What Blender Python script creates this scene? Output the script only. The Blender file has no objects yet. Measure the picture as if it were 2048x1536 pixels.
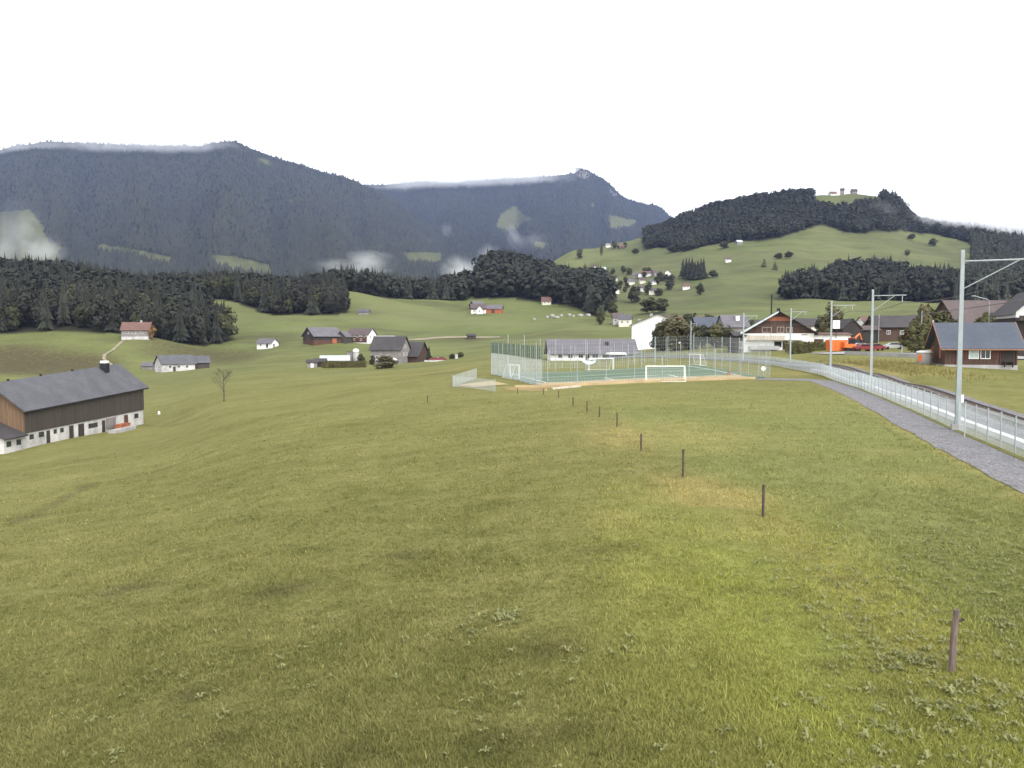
import bpy, math, random
import numpy as np
from mathutils import Vector, Matrix

random.seed(7); rng = np.random.default_rng(11)
scene = bpy.context.scene
COL = scene.collection
R = math.radians

# ------------------------------------------------------------------ camera model
F = 1607.0; CX, CY = 1024.0, 768.0; CAMZ = 5.0
PITCH = math.atan(89.0 / F)
SP, CP = math.sin(PITCH), math.cos(PITCH)

def ray(px, py):
    u = (px - CX) / F; v = (CY - py) / F
    return u, CP + v * SP, -SP + v * CP

def at(px, py, Y):
    a, b, c = ray(px, py); s = Y / b
    return Vector((a * s, Y, CAMZ + c * s))

def zat(px, py, Y):
    a, b, c = ray(px, py)
    return CAMZ + c * Y / b

# ------------------------------------------------------------------ terrain
def pchip(xs, ys, xq):
    xs = np.asarray(xs, float); ys = np.asarray(ys, float); xq = np.clip(xq, xs[0], xs[-1])
    h = np.diff(xs); d = np.diff(ys) / h; m = np.zeros_like(ys)
    m[0], m[-1] = d[0], d[-1]
    for i in range(1, len(xs) - 1):
        if d[i-1] * d[i] > 0:
            w1 = 2*h[i] + h[i-1]; w2 = h[i] + 2*h[i-1]
            m[i] = (w1 + w2) / (w1 / d[i-1] + w2 / d[i])
    k = np.clip(np.searchsorted(xs, xq) - 1, 0, len(h) - 1)
    t = (xq - xs[k]) / h[k]; t2 = t*t; t3 = t2*t
    return (2*t3-3*t2+1)*ys[k] + (t3-2*t2+t)*h[k]*m[k] + (-2*t3+3*t2)*ys[k+1] + (t3-t2)*h[k]*m[k+1]

# profiles: (Y, z) or (Y, 'p', py)
p = 'p'
PROF = {
 -400: [(8,-.8),(20,-2.2),(60,-7),(118,-12),(180,-12),(260,-9),(330,-2),(400,p,668),(500,26),(640,47),(900,55),(1500,90),(3000,150)],
 0:    [(8,-.5),(20,-1.8),(60,-6.2),(118,-11.4),(170,-12.0),(250,-9.6),(330,p,728),(365,p,700),(400,p,668),(500,26),(620,47),(900,55),(1500,90),(3000,150)],
 150:  [(8,-.4),(20,-1.6),(60,-5.5),(118,-10.4),(140,-11.3),(175,-12.0),(250,-10.0),(330,p,733),(365,p,704),(400,p,668),(500,24),(610,43),(900,52),(1500,90),(3000,150)],
 300:  [(8,-.3),(20,-1.3),(60,-4.9),(100,-8.2),(140,-10.9),(165,-11.3),(200,p,806),(250,p,775),(330,p,743),(365,p,712),(400,p,678),(450,10),(560,29),(800,45),(1500,90),(3000,150)],
 450:  [(8,-.2),(20,-1),(60,-3.5),(100,-5.2),(150,p,803),(200,p,775),(250,p,755),(330,p,735),(400,p,712),(440,p,690),(480,p,666),(520,p,640),(560,p,603),(640,38),(900,50),(1500,95),(3000,150)],
 560:  [(8,-.1),(20,-.8),(60,-2.5),(100,-3.9),(150,p,792),(200,p,765),(260,p,742),(330,p,722),(420,p,692),(450,p,678),(500,p,650),(540,p,631),(620,33),(900,52),(1500,95),(3000,150)],
 700:  [(8,0),(20,-.6),(60,-1.8),(100,-2.6),(150,p,772),(200,p,753),(280,p,735),(303,p,728),(360,p,706),(420,p,689),(460,p,671),(520,p,642),(560,p,620),(620,p,585),(700,44),(1000,60),(1500,100),(3000,160)],
 850:  [(8,0),(20,-.5),(60,-1.2),(100,-1.6),(150,p,755),(200,p,739),(260,p,729),(300,p,722),(340,p,712),(400,p,695),(460,p,672),(540,p,640),(620,p,612),(650,p,603),(720,40),(950,52),(1500,100),(3000,160)],
 1000: [(8,0),(20,-.3),(60,-.7),(90,-.9),(128,-.5),(160,-.6),(220,p,721),(300,p,705),(400,p,685),(440,p,677),(500,p,655),(560,p,636),(640,p,612),(670,p,602),(740,50),(900,80),(1500,90),(3000,150)],
 1150: [(8,0),(60,-.2),(100,-.7),(130,-.5),(160,-.5),(230,-.9),(300,p,700),(400,p,673),(500,p,648),(600,p,625),(645,p,611),(720,40),(850,56),(1000,p,578),(1300,p,512),(1400,p,502),(1700,150),(3000,130)],
 1290: [(8,0),(60,0),(100,-.5),(150,0),(200,.4),(272,2),(350,5.5),(450,p,656),(500,p,638),(560,p,630),(700,p,612),(850,p,585),(1000,p,550),(1200,p,512),(1350,p,492),(1500,p,472),(1700,205),(3000,130)],
 1450: [(8,0),(60,0),(110,-.4),(151,.4),(200,1),(260,3.4),(350,6),(450,15),(550,p,622),(700,p,592),(850,p,560),(1000,p,525),(1150,p,492),(1300,p,460),(1450,p,424),(1500,p,414),(1800,235),(3000,150)],
 1600: [(8,0),(60,0),(108,-.2),(140,.6),(165,1.6),(200,2.4),(280,4.5),(350,7),(450,15),(550,p,620),(700,p,592),(850,p,552),(1000,p,515),(1150,p,477),(1250,p,453),(1400,p,412),(1480,p,394),(1520,268),(1800,240),(3000,150)],
 1700: [(8,0),(60,0),(95,0),(118,1.3),(140,2.3),(165,2.6),(220,3.5),(350,7),(450,14),(550,p,620),(700,p,594),(850,p,555),(1000,p,518),(1150,p,482),(1250,p,460),(1400,p,408),(1480,p,388),(1520,272),(1800,240),(3000,150)],
 1790: [(8,0),(60,0),(75,0),(95,1.2),(115,1.9),(150,2.4),(220,3.8),(350,8),(450,15),(550,p,620),(700,p,594),(850,p,560),(1000,p,522),(1150,p,488),(1270,p,466),(1400,p,424),(1470,p,404),(1520,252),(1800,230),(3000,150)],
 1818: [(8,0),(62,0),(72,.2),(92,1.1),(112,1.7),(150,2.5),(220,4),(350,9),(450,16),(550,p,620),(700,p,594),(900,p,556),(1100,p,512),(1300,p,474),(1450,p,450),(1520,215),(1800,195),(3000,150)],
 1850: [(8,0),(54,0),(64,.2),(84,1.1),(104,1.6),(150,2.5),(220,4),(350,9),(450,16),(550,p,620),(700,p,594),(900,p,556),(1100,p,512),(1300,p,480),(1450,p,456),(1520,208),(1800,195),(3000,150)],
 1950: [(8,0),(46,0),(56,.15),(80,.9),(104,1.4),(150,2.6),(220,5),(350,10),(450,18),(550,p,618),(700,p,594),(900,p,558),(1100,p,520),(1300,p,490),(1450,p,470),(1520,196),(1800,185),(3000,150)],
 2060: [(8,0),(42,0),(52,.15),(80,.8),(104,1.2),(150,2.6),(220,5),(350,10),(450,18),(550,p,618),(700,p,594),(900,p,562),(1100,p,526),(1300,p,500),(1450,p,486),(1520,182),(1800,170),(3000,150)],
 2500: [(8,0),(42,0),(60,.3),(104,1.2),(150,2.6),(220,5),(350,10),(450,18),(550,p,618),(700,p,598),(900,p,575),(1100,p,545),(1300,p,525),(1450,p,512),(1520,160),(1800,150),(3000,150)],
}
PXK = np.array(sorted(PROF), float)
TL = np.linspace(math.log(8), math.log(3000), 520)
tab = []
for k in sorted(PROF):
    ys, zs = [], []
    for e in PROF[k]:
        ys.append(math.log(e[0])); zs.append(e[1] if len(e) == 2 else zat(k, e[2], e[0]))
    tab.append(pchip(ys, zs, TL))
tab = np.array(tab)
PXF = np.arange(-400, 2501, 10.0)
TAB = np.stack([pchip(PXK, tab[:, j], PXF) for j in range(len(TL))], 1)
for _ in range(3):
    T2 = TAB.copy(); T2[1:-1] = (TAB[:-2] + 2*TAB[1:-1] + TAB[2:]) / 4; TAB = T2

def undul(x, y):
    a = np.sin(x*.31+y*.17+1.3)*np.sin(y*.23-x*.11+.4)*.5 + np.sin(x*.83-y*.51)*np.sin(x*.37+y*.71+2)*.25
    b = np.sin(x*.071+y*.043)*np.sin(y*.059-x*.031+1.7)
    return a, b

def G(x, y):
    x = np.asarray(x, float); y = np.asarray(y, float)
    yy = np.maximum(y, 8.0)
    px = np.clip(CX + F * x / yy, -400, 2499.9); t = np.clip(np.log(yy), TL[0], TL[-1] - 1e-6)
    i = (px + 400) / 10; i0 = np.minimum(i.astype(int), len(PXF) - 2); fi = i - i0
    j = (t - TL[0]) / (TL[1] - TL[0]); j0 = np.minimum(j.astype(int), len(TL) - 2); fj = j - j0
    z = (TAB[i0, j0]*(1-fi)*(1-fj) + TAB[i0+1, j0]*fi*(1-fj) + TAB[i0, j0+1]*(1-fi)*fj + TAB[i0+1, j0+1]*fi*fj)
    a, b = undul(x, y)
    near = np.clip((yy - 170) / 200, 0, 1)
    return z + a * (.05 + .2*near) + b * (.1 + near * 1.2 * np.clip(yy/600, .2, 1.5))

def gz(x, y): return float(G(x, y))

def hit(px, py, y0=8.0, y1=1600.0, n=3000):
    Y = np.exp(np.linspace(math.log(y0), math.log(y1), n))
    a, b, c = ray(px, py)
    d = CAMZ + c * Y / b - G(a * Y / b, Y)
    k = np.nonzero(d <= 0)[0]
    k = k[0] if len(k) else int(np.argmin(d))
    Yh = float(Y[k]); x = a * Yh / b
    return Vector((x, Yh, gz(x, Yh)))

def gp(px, Y, dz=0):
    x = (px - CX) / F * Y / CP * CP
    return Vector((x, Y, gz(x, Y) + dz))

# ------------------------------------------------------------------ object helpers
def tag(o, label=None, cat=None, group=None, kind=None):
    if label: o['label'] = label
    if cat: o['category'] = cat
    if group: o['group'] = group
    if kind: o['kind'] = kind
    return o

def empty(name, loc, rz=0, label=None, cat=None, group=None):
    o = bpy.data.objects.new(name, None); COL.objects.link(o)
    o.location = loc; o.rotation_euler = (0, 0, rz); o.empty_display_size = .2
    return tag(o, label, cat, group)

class MB:
    def __init__(s): s.v = []; s.f = []
    def add(s, vs, fs):
        n = len(s.v); s.v += [tuple(q) for q in vs]; s.f += [tuple(i + n for i in f) for f in fs]; return s
    def box(s, cx, cy, cz, sx, sy, sz, M=None):
        vs = [Vector((cx + a*sx/2, cy + b*sy/2, cz + c*sz/2)) for c in (-1, 1) for b in (-1, 1) for a in (-1, 1)]
        if M is not None: vs = [M @ q for q in vs]
        return s.add(vs, [(0,2,3,1),(4,5,7,6),(0,1,5,4),(2,6,7,3),(0,4,6,2),(1,3,7,5)])
    def hexa(s, b, t):
        return s.add(list(b) + list(t), [(3,2,1,0),(4,5,6,7),(0,1,5,4),(1,2,6,5),(2,3,7,6),(3,0,4,7)])
    def tube(s, pts, rad, n=6, cap=True):
        pts = [Vector(q) for q in pts]
        if not isinstance(rad, (list, tuple)): rad = [rad] * len(pts)
        rings = []
        for i, q in enumerate(pts):
            d = (pts[min(i+1, len(pts)-1)] - pts[max(i-1, 0)])
            d = d.normalized() if d.length > 1e-9 else Vector((0,0,1))
            a = d.cross(Vector((0,0,1)) if abs(d.z) < .9 else Vector((1,0,0))).normalized(); b = d.cross(a)
            rings.append([q + (a*math.cos(6.2832*k/n) + b*math.sin(6.2832*k/n)) * rad[i] for k in range(n)])
        vs = [q for r in rings for q in r]; fs = []
        for i in range(len(pts)-1):
            for k in range(n):
                fs.append((i*n+k, i*n+(k+1) % n, (i+1)*n+(k+1) % n, (i+1)*n+k))
        if cap: fs += [tuple(range(n))[::-1], tuple((len(pts)-1)*n+k for k in range(n))]
        return s.add(vs, fs)
    def lathe(s, prof, n=16, c=(0,0,0)):
        vs = [(c[0]+r*math.cos(6.2832*k/n), c[1]+r*math.sin(6.2832*k/n), c[2]+z) for r, z in prof for k in range(n)]
        fs = [(i*n+k, i*n+(k+1) % n, (i+1)*n+(k+1) % n, (i+1)*n+k) for i in range(len(prof)-1) for k in range(n)]
        fs += [tuple(range(n))[::-1], tuple((len(prof)-1)*n+k for k in range(n))]
        return s.add(vs, fs)
    def build(s, name, m, parent=None, smooth=False):
        me = bpy.data.meshes.new(name); me.from_pydata(s.v, [], s.f); me.validate(); me.update()
        if smooth: me.polygons.foreach_set('use_smooth', [True]*len(me.polygons))
        me.materials.append(m)
        o = bpy.data.objects.new(name, me); COL.objects.link(o); o.parent = parent
        return o

def npmesh(name, V, Fa, m, smooth=False, parent=None, attrs=None):
    """V (n,3), Fa (k,3|4) int -> mesh object"""
    me = bpy.data.meshes.new(name)
    V = np.ascontiguousarray(V, np.float32); Fa = np.ascontiguousarray(Fa, np.int32); n = Fa.shape[1]
    me.vertices.add(len(V)); me.vertices.foreach_set('co', V.ravel())
    me.loops.add(Fa.size); me.loops.foreach_set('vertex_index', Fa.ravel())
    me.polygons.add(len(Fa)); me.polygons.foreach_set('loop_start', np.arange(0, Fa.size, n, dtype=np.int32))
    me.polygons.foreach_set('use_smooth', np.full(len(Fa), smooth, bool))
    me.update(calc_edges=True)
    for k, a in (attrs or {}).items():
        at_ = me.attributes.new(k, 'FLOAT', 'POINT'); at_.data.foreach_set('value', np.ascontiguousarray(a, np.float32))
    me.materials.append(m)
    o = bpy.data.objects.new(name, me); COL.objects.link(o); o.parent = parent
    return o

# ------------------------------------------------------------------ materials
def new_mat(name):
    m = bpy.data.materials.new(name); m.use_nodes = True
    nt = m.node_tree; b = nt.nodes['Principled BSDF']
    return m, nt, b

def N(nt, typ, **kw):
    n = nt.nodes.new(typ)
    for k, v in kw.items():
        if k in n.inputs: n.inputs[k].default_value = v
        else: setattr(n, k, v)
    return n

def ramp(nt, src, stops):
    r = nt.nodes.new('ShaderNodeValToRGB'); nt.links.new(src, r.inputs[0]); e = r.color_ramp.elements
    while len(e) < len(stops): e.new(.5)
    for q, (pos, c) in zip(e, stops):
        q.position = pos; q.color = (*c, 1) if len(c) == 3 else c
    return r.outputs[0]

def mixc(nt, fac, a, b, mode='MIX'):
    m = nt.nodes.new('ShaderNodeMix'); m.data_type = 'RGBA'; m.blend_type = mode
    for sock, val in ((m.inputs[0], fac), (m.inputs[6], a), (m.inputs[7], b)):
        if hasattr(val, 'links') or hasattr(val, 'is_linked'): nt.links.new(val, sock)
        elif isinstance(val, (int, float)): sock.default_value = val
        else: sock.default_value = (*val, 1) if len(val) == 3 else val
    return m.outputs[2]

def noise(nt, vec, scale, detail=4, rough=.6, dist=0):
    n = N(nt, 'ShaderNodeTexNoise', Scale=scale, Detail=detail, Roughness=rough, Distortion=dist)
    if vec is not None: nt.links.new(vec, n.inputs['Vector'])
    return n.outputs['Fac']

def maprange(nt, v, a, b, c=0, d=1):
    n = N(nt, 'ShaderNodeMapRange'); nt.links.new(v, n.inputs[0])
    n.inputs[1].default_value, n.inputs[2].default_value, n.inputs[3].default_value, n.inputs[4].default_value = a, b, c, d
    return n.outputs[0]

def mul(nt, a, b, op='MULTIPLY'):
    n = nt.nodes.new('ShaderNodeMath'); n.operation = op
    for k, q in enumerate((a, b)):
        if isinstance(q, (int, float)): n.inputs[k].default_value = q
        else: nt.links.new(q, n.inputs[k])
    return n.outputs[0]

def vscale(nt, vec, s):
    n = N(nt, 'ShaderNodeVectorMath'); n.operation = 'MULTIPLY'; n.inputs[1].default_value = s
    nt.links.new(vec, n.inputs[0]); return n.outputs[0]

def bump(nt, b, h, strength=.3, dist=.05):
    n = N(nt, 'ShaderNodeBump', Strength=strength, Distance=dist); nt.links.new(h, n.inputs['Height'])
    nt.links.new(n.outputs[0], b.inputs['Normal'])

def plain(name, col, rough=.7, var=.25, scale=1.5, metallic=0, stretch=None, bumps=0, spec=.3):
    """weathered surface: base colour broken by two noises"""
    m, nt, b = new_mat(name)
    tc = N(nt, 'ShaderNodeTexCoord').outputs['Object']
    v = vscale(nt, tc, stretch) if stretch else tc
    n1 = noise(nt, v, scale, 5, .65); n2 = noise(nt, tc, scale * .23, 3, .5)
    lo = tuple(c * (1 - var) for c in col); hi = tuple(min(1, c * (1 + var)) for c in col)
    c1 = ramp(nt, n1, [(.3, lo), (.7, hi)])
    c2 = mixc(nt, .5, c1, ramp(nt, n2, [(.35, lo), (.65, hi)]))
    nt.links.new(c2, b.inputs['Base Color'])
    b.inputs['Roughness'].default_value = rough; b.inputs['Metallic'].default_value = metallic
    b.inputs['Specular IOR Level'].default_value = spec
    if bumps: bump(nt, b, n1, bumps, .03)
    return m

def tiles(name, col, var=.3, row=.35, rough=.75):
    """roof covering: rows of tiles with weathered patches, in object space"""
    m, nt, b = new_mat(name)
    tc = N(nt, 'ShaderNodeTexCoord').outputs['Object']
    w = N(nt, 'ShaderNodeTexWave', Scale=1/row/2, Distortion=.3, Detail=1); w.bands_direction = 'Z'
    nt.links.new(tc, w.inputs['Vector'])
    n1 = noise(nt, tc, 2.2, 5, .7); n2 = noise(nt, tc, .35, 3, .6)
    lo = tuple(c * (1 - var) for c in col); hi = tuple(min(1, c * (1 + var)) for c in col)
    c1 = ramp(nt, n1, [(.3, lo), (.7, hi)])
    c2 = mixc(nt, .45, c1, ramp(nt, n2, [(.35, lo), (.65, hi)]))
    c3 = mixc(nt, mul(nt, w.outputs['Fac'], .25), c2, tuple(c * .5 for c in col))
    nt.links.new(c3, b.inputs['Base Color']); b.inputs['Roughness'].default_value = rough
    b.inputs['Specular IOR Level'].default_value = .3
    bump(nt, b, w.outputs['Fac'], .3, .04)
    return m

def boards(name, col, var=.35, width=.18, rough=.8):
    """vertical timber boards"""
    m, nt, b = new_mat(name)
    tc = N(nt, 'ShaderNodeTexCoord').outputs['Object']
    s = N(nt, 'ShaderNodeSeparateXYZ'); nt.links.new(tc, s.inputs[0])
    u = mul(nt, mul(nt, s.outputs[0], s.outputs[1], 'ADD'), 1/width)
    fr = mul(nt, u, 0, 'FRACT'); fl = mul(nt, u, 0, 'FLOOR')
    wn = N(nt, 'ShaderNodeTexWhiteNoise'); wn.noise_dimensions = '1D'; nt.links.new(fl, wn.inputs['W'])
    n1 = noise(nt, vscale(nt, tc, (6, 6, .6)), 1.2, 5, .65)
    lo = tuple(c * (1 - var) for c in col); hi = tuple(min(1, c * (1 + var)) for c in col)
    c1 = mixc(nt, .5, ramp(nt, n1, [(.3, lo), (.7, hi)]), ramp(nt, wn.outputs[0], [(0, lo), (1, hi)]))
    gap = maprange(nt, fr, .0, .1, .6, 0)
    c2 = mixc(nt, gap, c1, tuple(c * .25 for c in col))
    nt.links.new(c2, b.inputs['Base Color']); b.inputs['Roughness'].default_value = rough
    b.inputs['Specular IOR Level'].default_value = .2
    return m

M = {}
def defmats():
    M['white'] = plain('white_render', (.80,.79,.76), .8, .08, .8)
    M['cream'] = plain('cream_render', (.66,.62,.52), .8, .10, .8)
    M['stain_white'] = plain('stained_whitewash', (.47,.455,.44), .9, .42, 1.1)
    M['grey_wall'] = plain('grey_shingle_wall', (.22,.20,.19), .9, .3, 2.5)
    M['concrete'] = plain('concrete', (.36,.35,.34), .9, .2, 1.2)
    M['brown_wood'] = boards('brown_boards', (.085,.052,.040))
    M['red_wood'] = boards('red_brown_boards', (.105,.052,.040))
    M['dark_wood'] = boards('dark_boards', (.050,.042,.038))
    M['grey_wood'] = boards('grey_brown_boards', (.068,.057,.048))
    M['tan_wood'] = boards('tan_boards', (.165,.108,.066))
    M['orange_wood'] = boards('orange_boards', (.34,.12,.06))
    M['pale_wood'] = boards('pale_boards', (.50,.45,.38))
    M['plank'] = plain('sawn_planks', (.42,.31,.17), .8, .25, 2, stretch=(1,1,6))
    M['slate'] = tiles('grey_slate', (.100,.100,.110))
    M['dark_roof'] = tiles('dark_roof', (.060,.054,.056))
    M['brown_roof'] = tiles('brown_roof', (.105,.080,.078))
    M['red_roof'] = tiles('red_roof', (.150,.085,.070))
    M['blue_roof'] = tiles('blue_grey_roof', (.078,.090,.115), .2)
    M['mauve_roof'] = tiles('grey_mauve_roof', (.135,.125,.138), .25)
    M['pale_metal'] = plain('pale_sheet_metal', (.52,.58,.57), .35, .12, 1.0, metallic=.3, spec=.5)
    M['rust_trim'] = plain('orange_trim', (.32,.16,.09), .7, .2, 2)
    M['galv'] = plain('galvanised_steel', (.33,.37,.37), .5, .15, 3, metallic=.2, spec=.5)
    M['wire'] = plain('fence_wire', (.47,.51,.52), .5, .08, 3, metallic=.3, spec=.5)
    M['green_wire'] = plain('green_coated_wire', (.06,.10,.085), .6, .1, 3)
    M['dark_wire'] = plain('overhead_wire', (.16,.15,.15), .5, .1, 3, metallic=.5)
    M['post_wood'] = plain('weathered_post', (.085,.062,.052), .9, .75, 6, stretch=(4,4,.5), bumps=.5)
    M['near_post'] = plain('grey_brown_post', (.175,.13,.112), .9, .6, 6, stretch=(4,4,.5), bumps=.5)
    M['rail'] = plain('rail_steel', (.23,.21,.20), .4, .15, 3, metallic=.6)
    M['sleeper'] = plain('sleeper', (.15,.12,.10), .9, .3, 2)
    M['duct'] = plain('pale_concrete_duct', (.70,.69,.67), .8, .1, 1)
    M['black'] = plain('black_plastic', (.015,.015,.016), .5, .2, 3)
    M['glass'] = plain('window_glass', (.030,.036,.042), .08, .3, .5, spec=.6)
    M['pale_glass'] = plain('curtained_glass', (.42,.50,.50), .15, .15, .8, spec=.6)
    M['goal_white'] = plain('white_goal_paint', (.80,.80,.76), .45, .05, 2, spec=.5)
    M['net'] = plain('white_netting', (.66,.67,.64), .8, .08, 3)
    M['orange'] = plain('orange_paint', (.75,.17,.035), .45, .12, 1.2, spec=.5)
    M['red_paint'] = plain('red_car_paint', (.20,.028,.028), .3, .1, 1.2, spec=.6)
    M['dark_paint'] = plain('dark_car_paint', (.03,.035,.045), .3, .1, 1.2, spec=.6)
    M['silver_paint'] = plain('silver_car_paint', (.45,.46,.48), .3, .08, 1.2, metallic=.4, spec=.6)
    M['rubber'] = plain('tyre_rubber', (.02,.02,.02), .85, .2, 5)
    M['canvas'] = plain('white_canvas', (.82,.81,.78), .8, .04, 1)
    M['tarp'] = plain('pale_blue_tarp', (.52,.72,.76), .5, .08, 1)
    M['bale'] = plain('pale_wrap', (.27,.265,.235), .7, .3, .35)
    M['signwhite'] = plain('white_sign_panel', (.82,.82,.82), .5, .03, 1)
    M['bark'] = plain('tree_bark', (.085,.068,.055), .95, .35, 3, stretch=(1,1,.3))
    M['rock'] = plain('grey_rock', (.28,.27,.26), .95, .25, .02)

def foliage(name, dark, light, scale=.6, rough=.7, transl=.15, big=.12):
    """leaf material: tone varies clump to clump and tree to tree"""
    m, nt, b = new_mat(name)
    geo = N(nt, 'ShaderNodeNewGeometry').outputs['Position']
    oi = N(nt, 'ShaderNodeObjectInfo').outputs['Random']
    n1 = noise(nt, geo, scale, 3, .6); n2 = noise(nt, geo, big, 2, .5)
    f = mul(nt, mul(nt, mul(nt, n1, .5), mul(nt, n2, .35), 'ADD'), mul(nt, oi, .25), 'ADD')
    c = ramp(nt, f, [(.28, dark), (.75, light)])
    nt.links.new(c, b.inputs['Base Color']); b.inputs['Roughness'].default_value = rough
    b.inputs['Specular IOR Level'].default_value = .2
    tr = N(nt, 'ShaderNodeBsdfTranslucent'); nt.links.new(c, tr.inputs[0])
    mx = N(nt, 'ShaderNodeMixShader'); mx.inputs[0].default_value = transl
    nt.links.new(b.outputs[0], mx.inputs[1]); nt.links.new(tr.outputs[0], mx.inputs[2])
    nt.links.new(mx.outputs[0], nt.nodes['Material Output'].inputs[0])
    return m

def grass_colour(nt, geo):
    """meadow colour from world position: shared by the turf sheet and the standing blades"""
    n0 = noise(nt, geo, .018, 3, .5); n1 = noise(nt, geo, .11, 4, .6); n2 = noise(nt, geo, .9, 4, .65)
    n3 = noise(nt, geo, 6.0, 3, .7)
    st = noise(nt, vscale(nt, geo, (.25, .9, .1)), .5, 4, .65)
    f = mul(nt, n0, .22)
    for q, w in ((n1, .20), (n2, .28), (n3, .24), (st, .16)):
        f = mul(nt, f, mul(nt, q, w), 'ADD')
    c = ramp(nt, f, [(.36, (0.076,0.076,0.024)), (.46, (0.122,0.123,0.038)), (.55, (0.168,0.163,0.056)), (.67, (0.235,0.221,0.086))])
    return c, f, n2, n3

def defsurf():
    # meadow
    m, nt, b = new_mat('meadow_turf'); M['meadow'] = m
    geo = N(nt, 'ShaderNodeNewGeometry').outputs['Position']
    c, f, n2, n3 = grass_colour(nt, geo)
    def attr(nm): 
        a = N(nt, 'ShaderNodeAttribute', attribute_name=nm); return a.outputs['Fac']
    cn = noise(nt, geo, .5, 4, .65)
    c = mixc(nt, attr('far'), c, ramp(nt, f, [(.38, (0.084,0.106,0.034)), (.50, (0.113,0.136,0.048)), (.62, (0.143,0.159,0.063))]))
    hv = noise(nt, vscale(nt, geo, (.35, .8, 2.2)), .035, 5, .65); hv2 = noise(nt, geo, .012, 3, .6)
    c = mixc(nt, mul(nt, attr('far'), maprange(nt, hv, .46, .62, 0, .8)), c, (.085,.082,.042))  # erosion streaks and uneven slope shading, put into the far grass colour
    c = mixc(nt, mul(nt, attr('far'), maprange(nt, hv2, .46, .62, 0, .75)), c, (.155,.165,.070))
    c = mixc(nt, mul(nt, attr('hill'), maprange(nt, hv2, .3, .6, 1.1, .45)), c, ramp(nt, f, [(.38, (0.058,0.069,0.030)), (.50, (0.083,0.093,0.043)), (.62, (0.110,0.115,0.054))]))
    c = mixc(nt, attr('bright'), c, ramp(nt, f, [(.36, (0.116,0.122,0.023)), (.46, (0.181,0.187,0.038)), (.55, (0.236,0.241,0.055)), (.67, (0.315,0.310,0.085))]))
    dry = maprange(nt, mul(nt, attr('dry'), maprange(nt, cn, .3, .7, .45, 1.4)), .12, .75)
    c = mixc(nt, mul(nt, dry, .75), c, ramp(nt, n2, [(.3, (.20,.165,.060)), (.7, (.33,.27,.105))]))
    c = mixc(nt, attr('lush'), c, ramp(nt, f, [(.36, (0.083,0.106,0.030)), (.66, (0.204,0.236,0.078))]))
    rgh = maprange(nt, mul(nt, attr('rough'), maprange(nt, cn, .3, .7, .4, 1.5)), .1, .8)
    c = mixc(nt, rgh, c, ramp(nt, n2, [(.3, (.060,.055,.028)), (.7, (.105,.085,.045))]))
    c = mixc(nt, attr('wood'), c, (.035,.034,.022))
    nt.links.new(c, b.inputs['Base Color']); b.inputs['Roughness'].default_value = .95
    b.inputs['Specular IOR Level'].default_value = .05
    h = mul(nt, noise(nt, geo, 3.0, 4, .7), mul(nt, noise(nt, geo, 14., 3, .7), .5), 'ADD')
    bump(nt, b, h, .7, .10)
    # grass blades
    m, nt, b = new_mat('grass_blades'); M['blades'] = m
    geo = N(nt, 'ShaderNodeNewGeometry').outputs['Position']
    c, f, n2, n3 = grass_colour(nt, geo)
    c = mixc(nt, N(nt, 'ShaderNodeAttribute', attribute_name='dry').outputs['Fac'], c, (.34,.27,.11))
    c = mixc(nt, N(nt, 'ShaderNodeAttribute', attribute_name='lush').outputs['Fac'], c, (.185,.22,.07))
    c = mixc(nt, N(nt, 'ShaderNodeAttribute', attribute_name='bright').outputs['Fac'], c, (.26,.27,.062))
    g = N(nt, 'ShaderNodeAttribute', attribute_name='tone').outputs['Fac']
    hs = N(nt, 'ShaderNodeHueSaturation'); nt.links.new(c, hs.inputs['Color'])
    nt.links.new(maprange(nt, g, -.5, 1, .5, 1.9), hs.inputs['Value'])
    nt.links.new(hs.outputs[0], b.inputs['Base Color']); b.inputs['Roughness'].default_value = .6
    b.inputs['Specular IOR Level'].default_value = .15
    tr = N(nt, 'ShaderNodeBsdfTranslucent'); nt.links.new(hs.outputs[0], tr.inputs[0])
    mx = N(nt, 'ShaderNodeMixShader'); mx.inputs[0].default_value = .35
    nt.links.new(b.outputs[0], mx.inputs[1]); nt.links.new(tr.outputs[0], mx.inputs[2])
    nt.links.new(mx.outputs[0], nt.nodes['Material Output'].inputs[0])
    # gravel
    for nm, lo, hi in (('gravel', (.085,.085,.088), (.285,.275,.28)), ('ballast', (.095,.092,.10), (.25,.24,.25))):
        m, nt, b = new_mat(nm); M[nm] = m
        geo = N(nt, 'ShaderNodeNewGeometry').outputs['Position']
        vo = N(nt, 'ShaderNodeTexVoronoi', Scale=14.0); nt.links.new(geo, vo.inputs['Vector'])
        n1 = noise(nt, geo, 1.2, 5, .7); n2 = noise(nt, geo, 9, 3, .7)
        sc = N(nt, 'ShaderNodeSeparateColor'); nt.links.new(vo.outputs['Color'], sc.inputs[0])
        f = mul(nt, mul(nt, mul(nt, n1, .35), mul(nt, n2, .4), 'ADD'), mul(nt, sc.outputs[0], .28), 'ADD')
        nt.links.new(ramp(nt, f, [(.3, lo), (.7, hi)]), b.inputs['Base Color'])
        b.inputs['Roughness'].default_value = .95; b.inputs['Specular IOR Level'].default_value = .1
        bump(nt, b, vo.outputs['Distance'], .6, .04)
    M['asphalt'] = plain('asphalt', (.33,.32,.325), .9, .12, .6)
    M['track_path'] = plain('dirt_track', (.24,.21,.14), .95, .3, .7)
    M['sand'] = plain('tan_sand', (.36,.28,.15), .95, .2, .9)
    m, nt, b = new_mat('artificial_turf'); M['turf'] = m
    geo = N(nt, 'ShaderNodeNewGeometry').outputs['Position']
    n1 = noise(nt, geo, .25, 4, .6)
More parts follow.
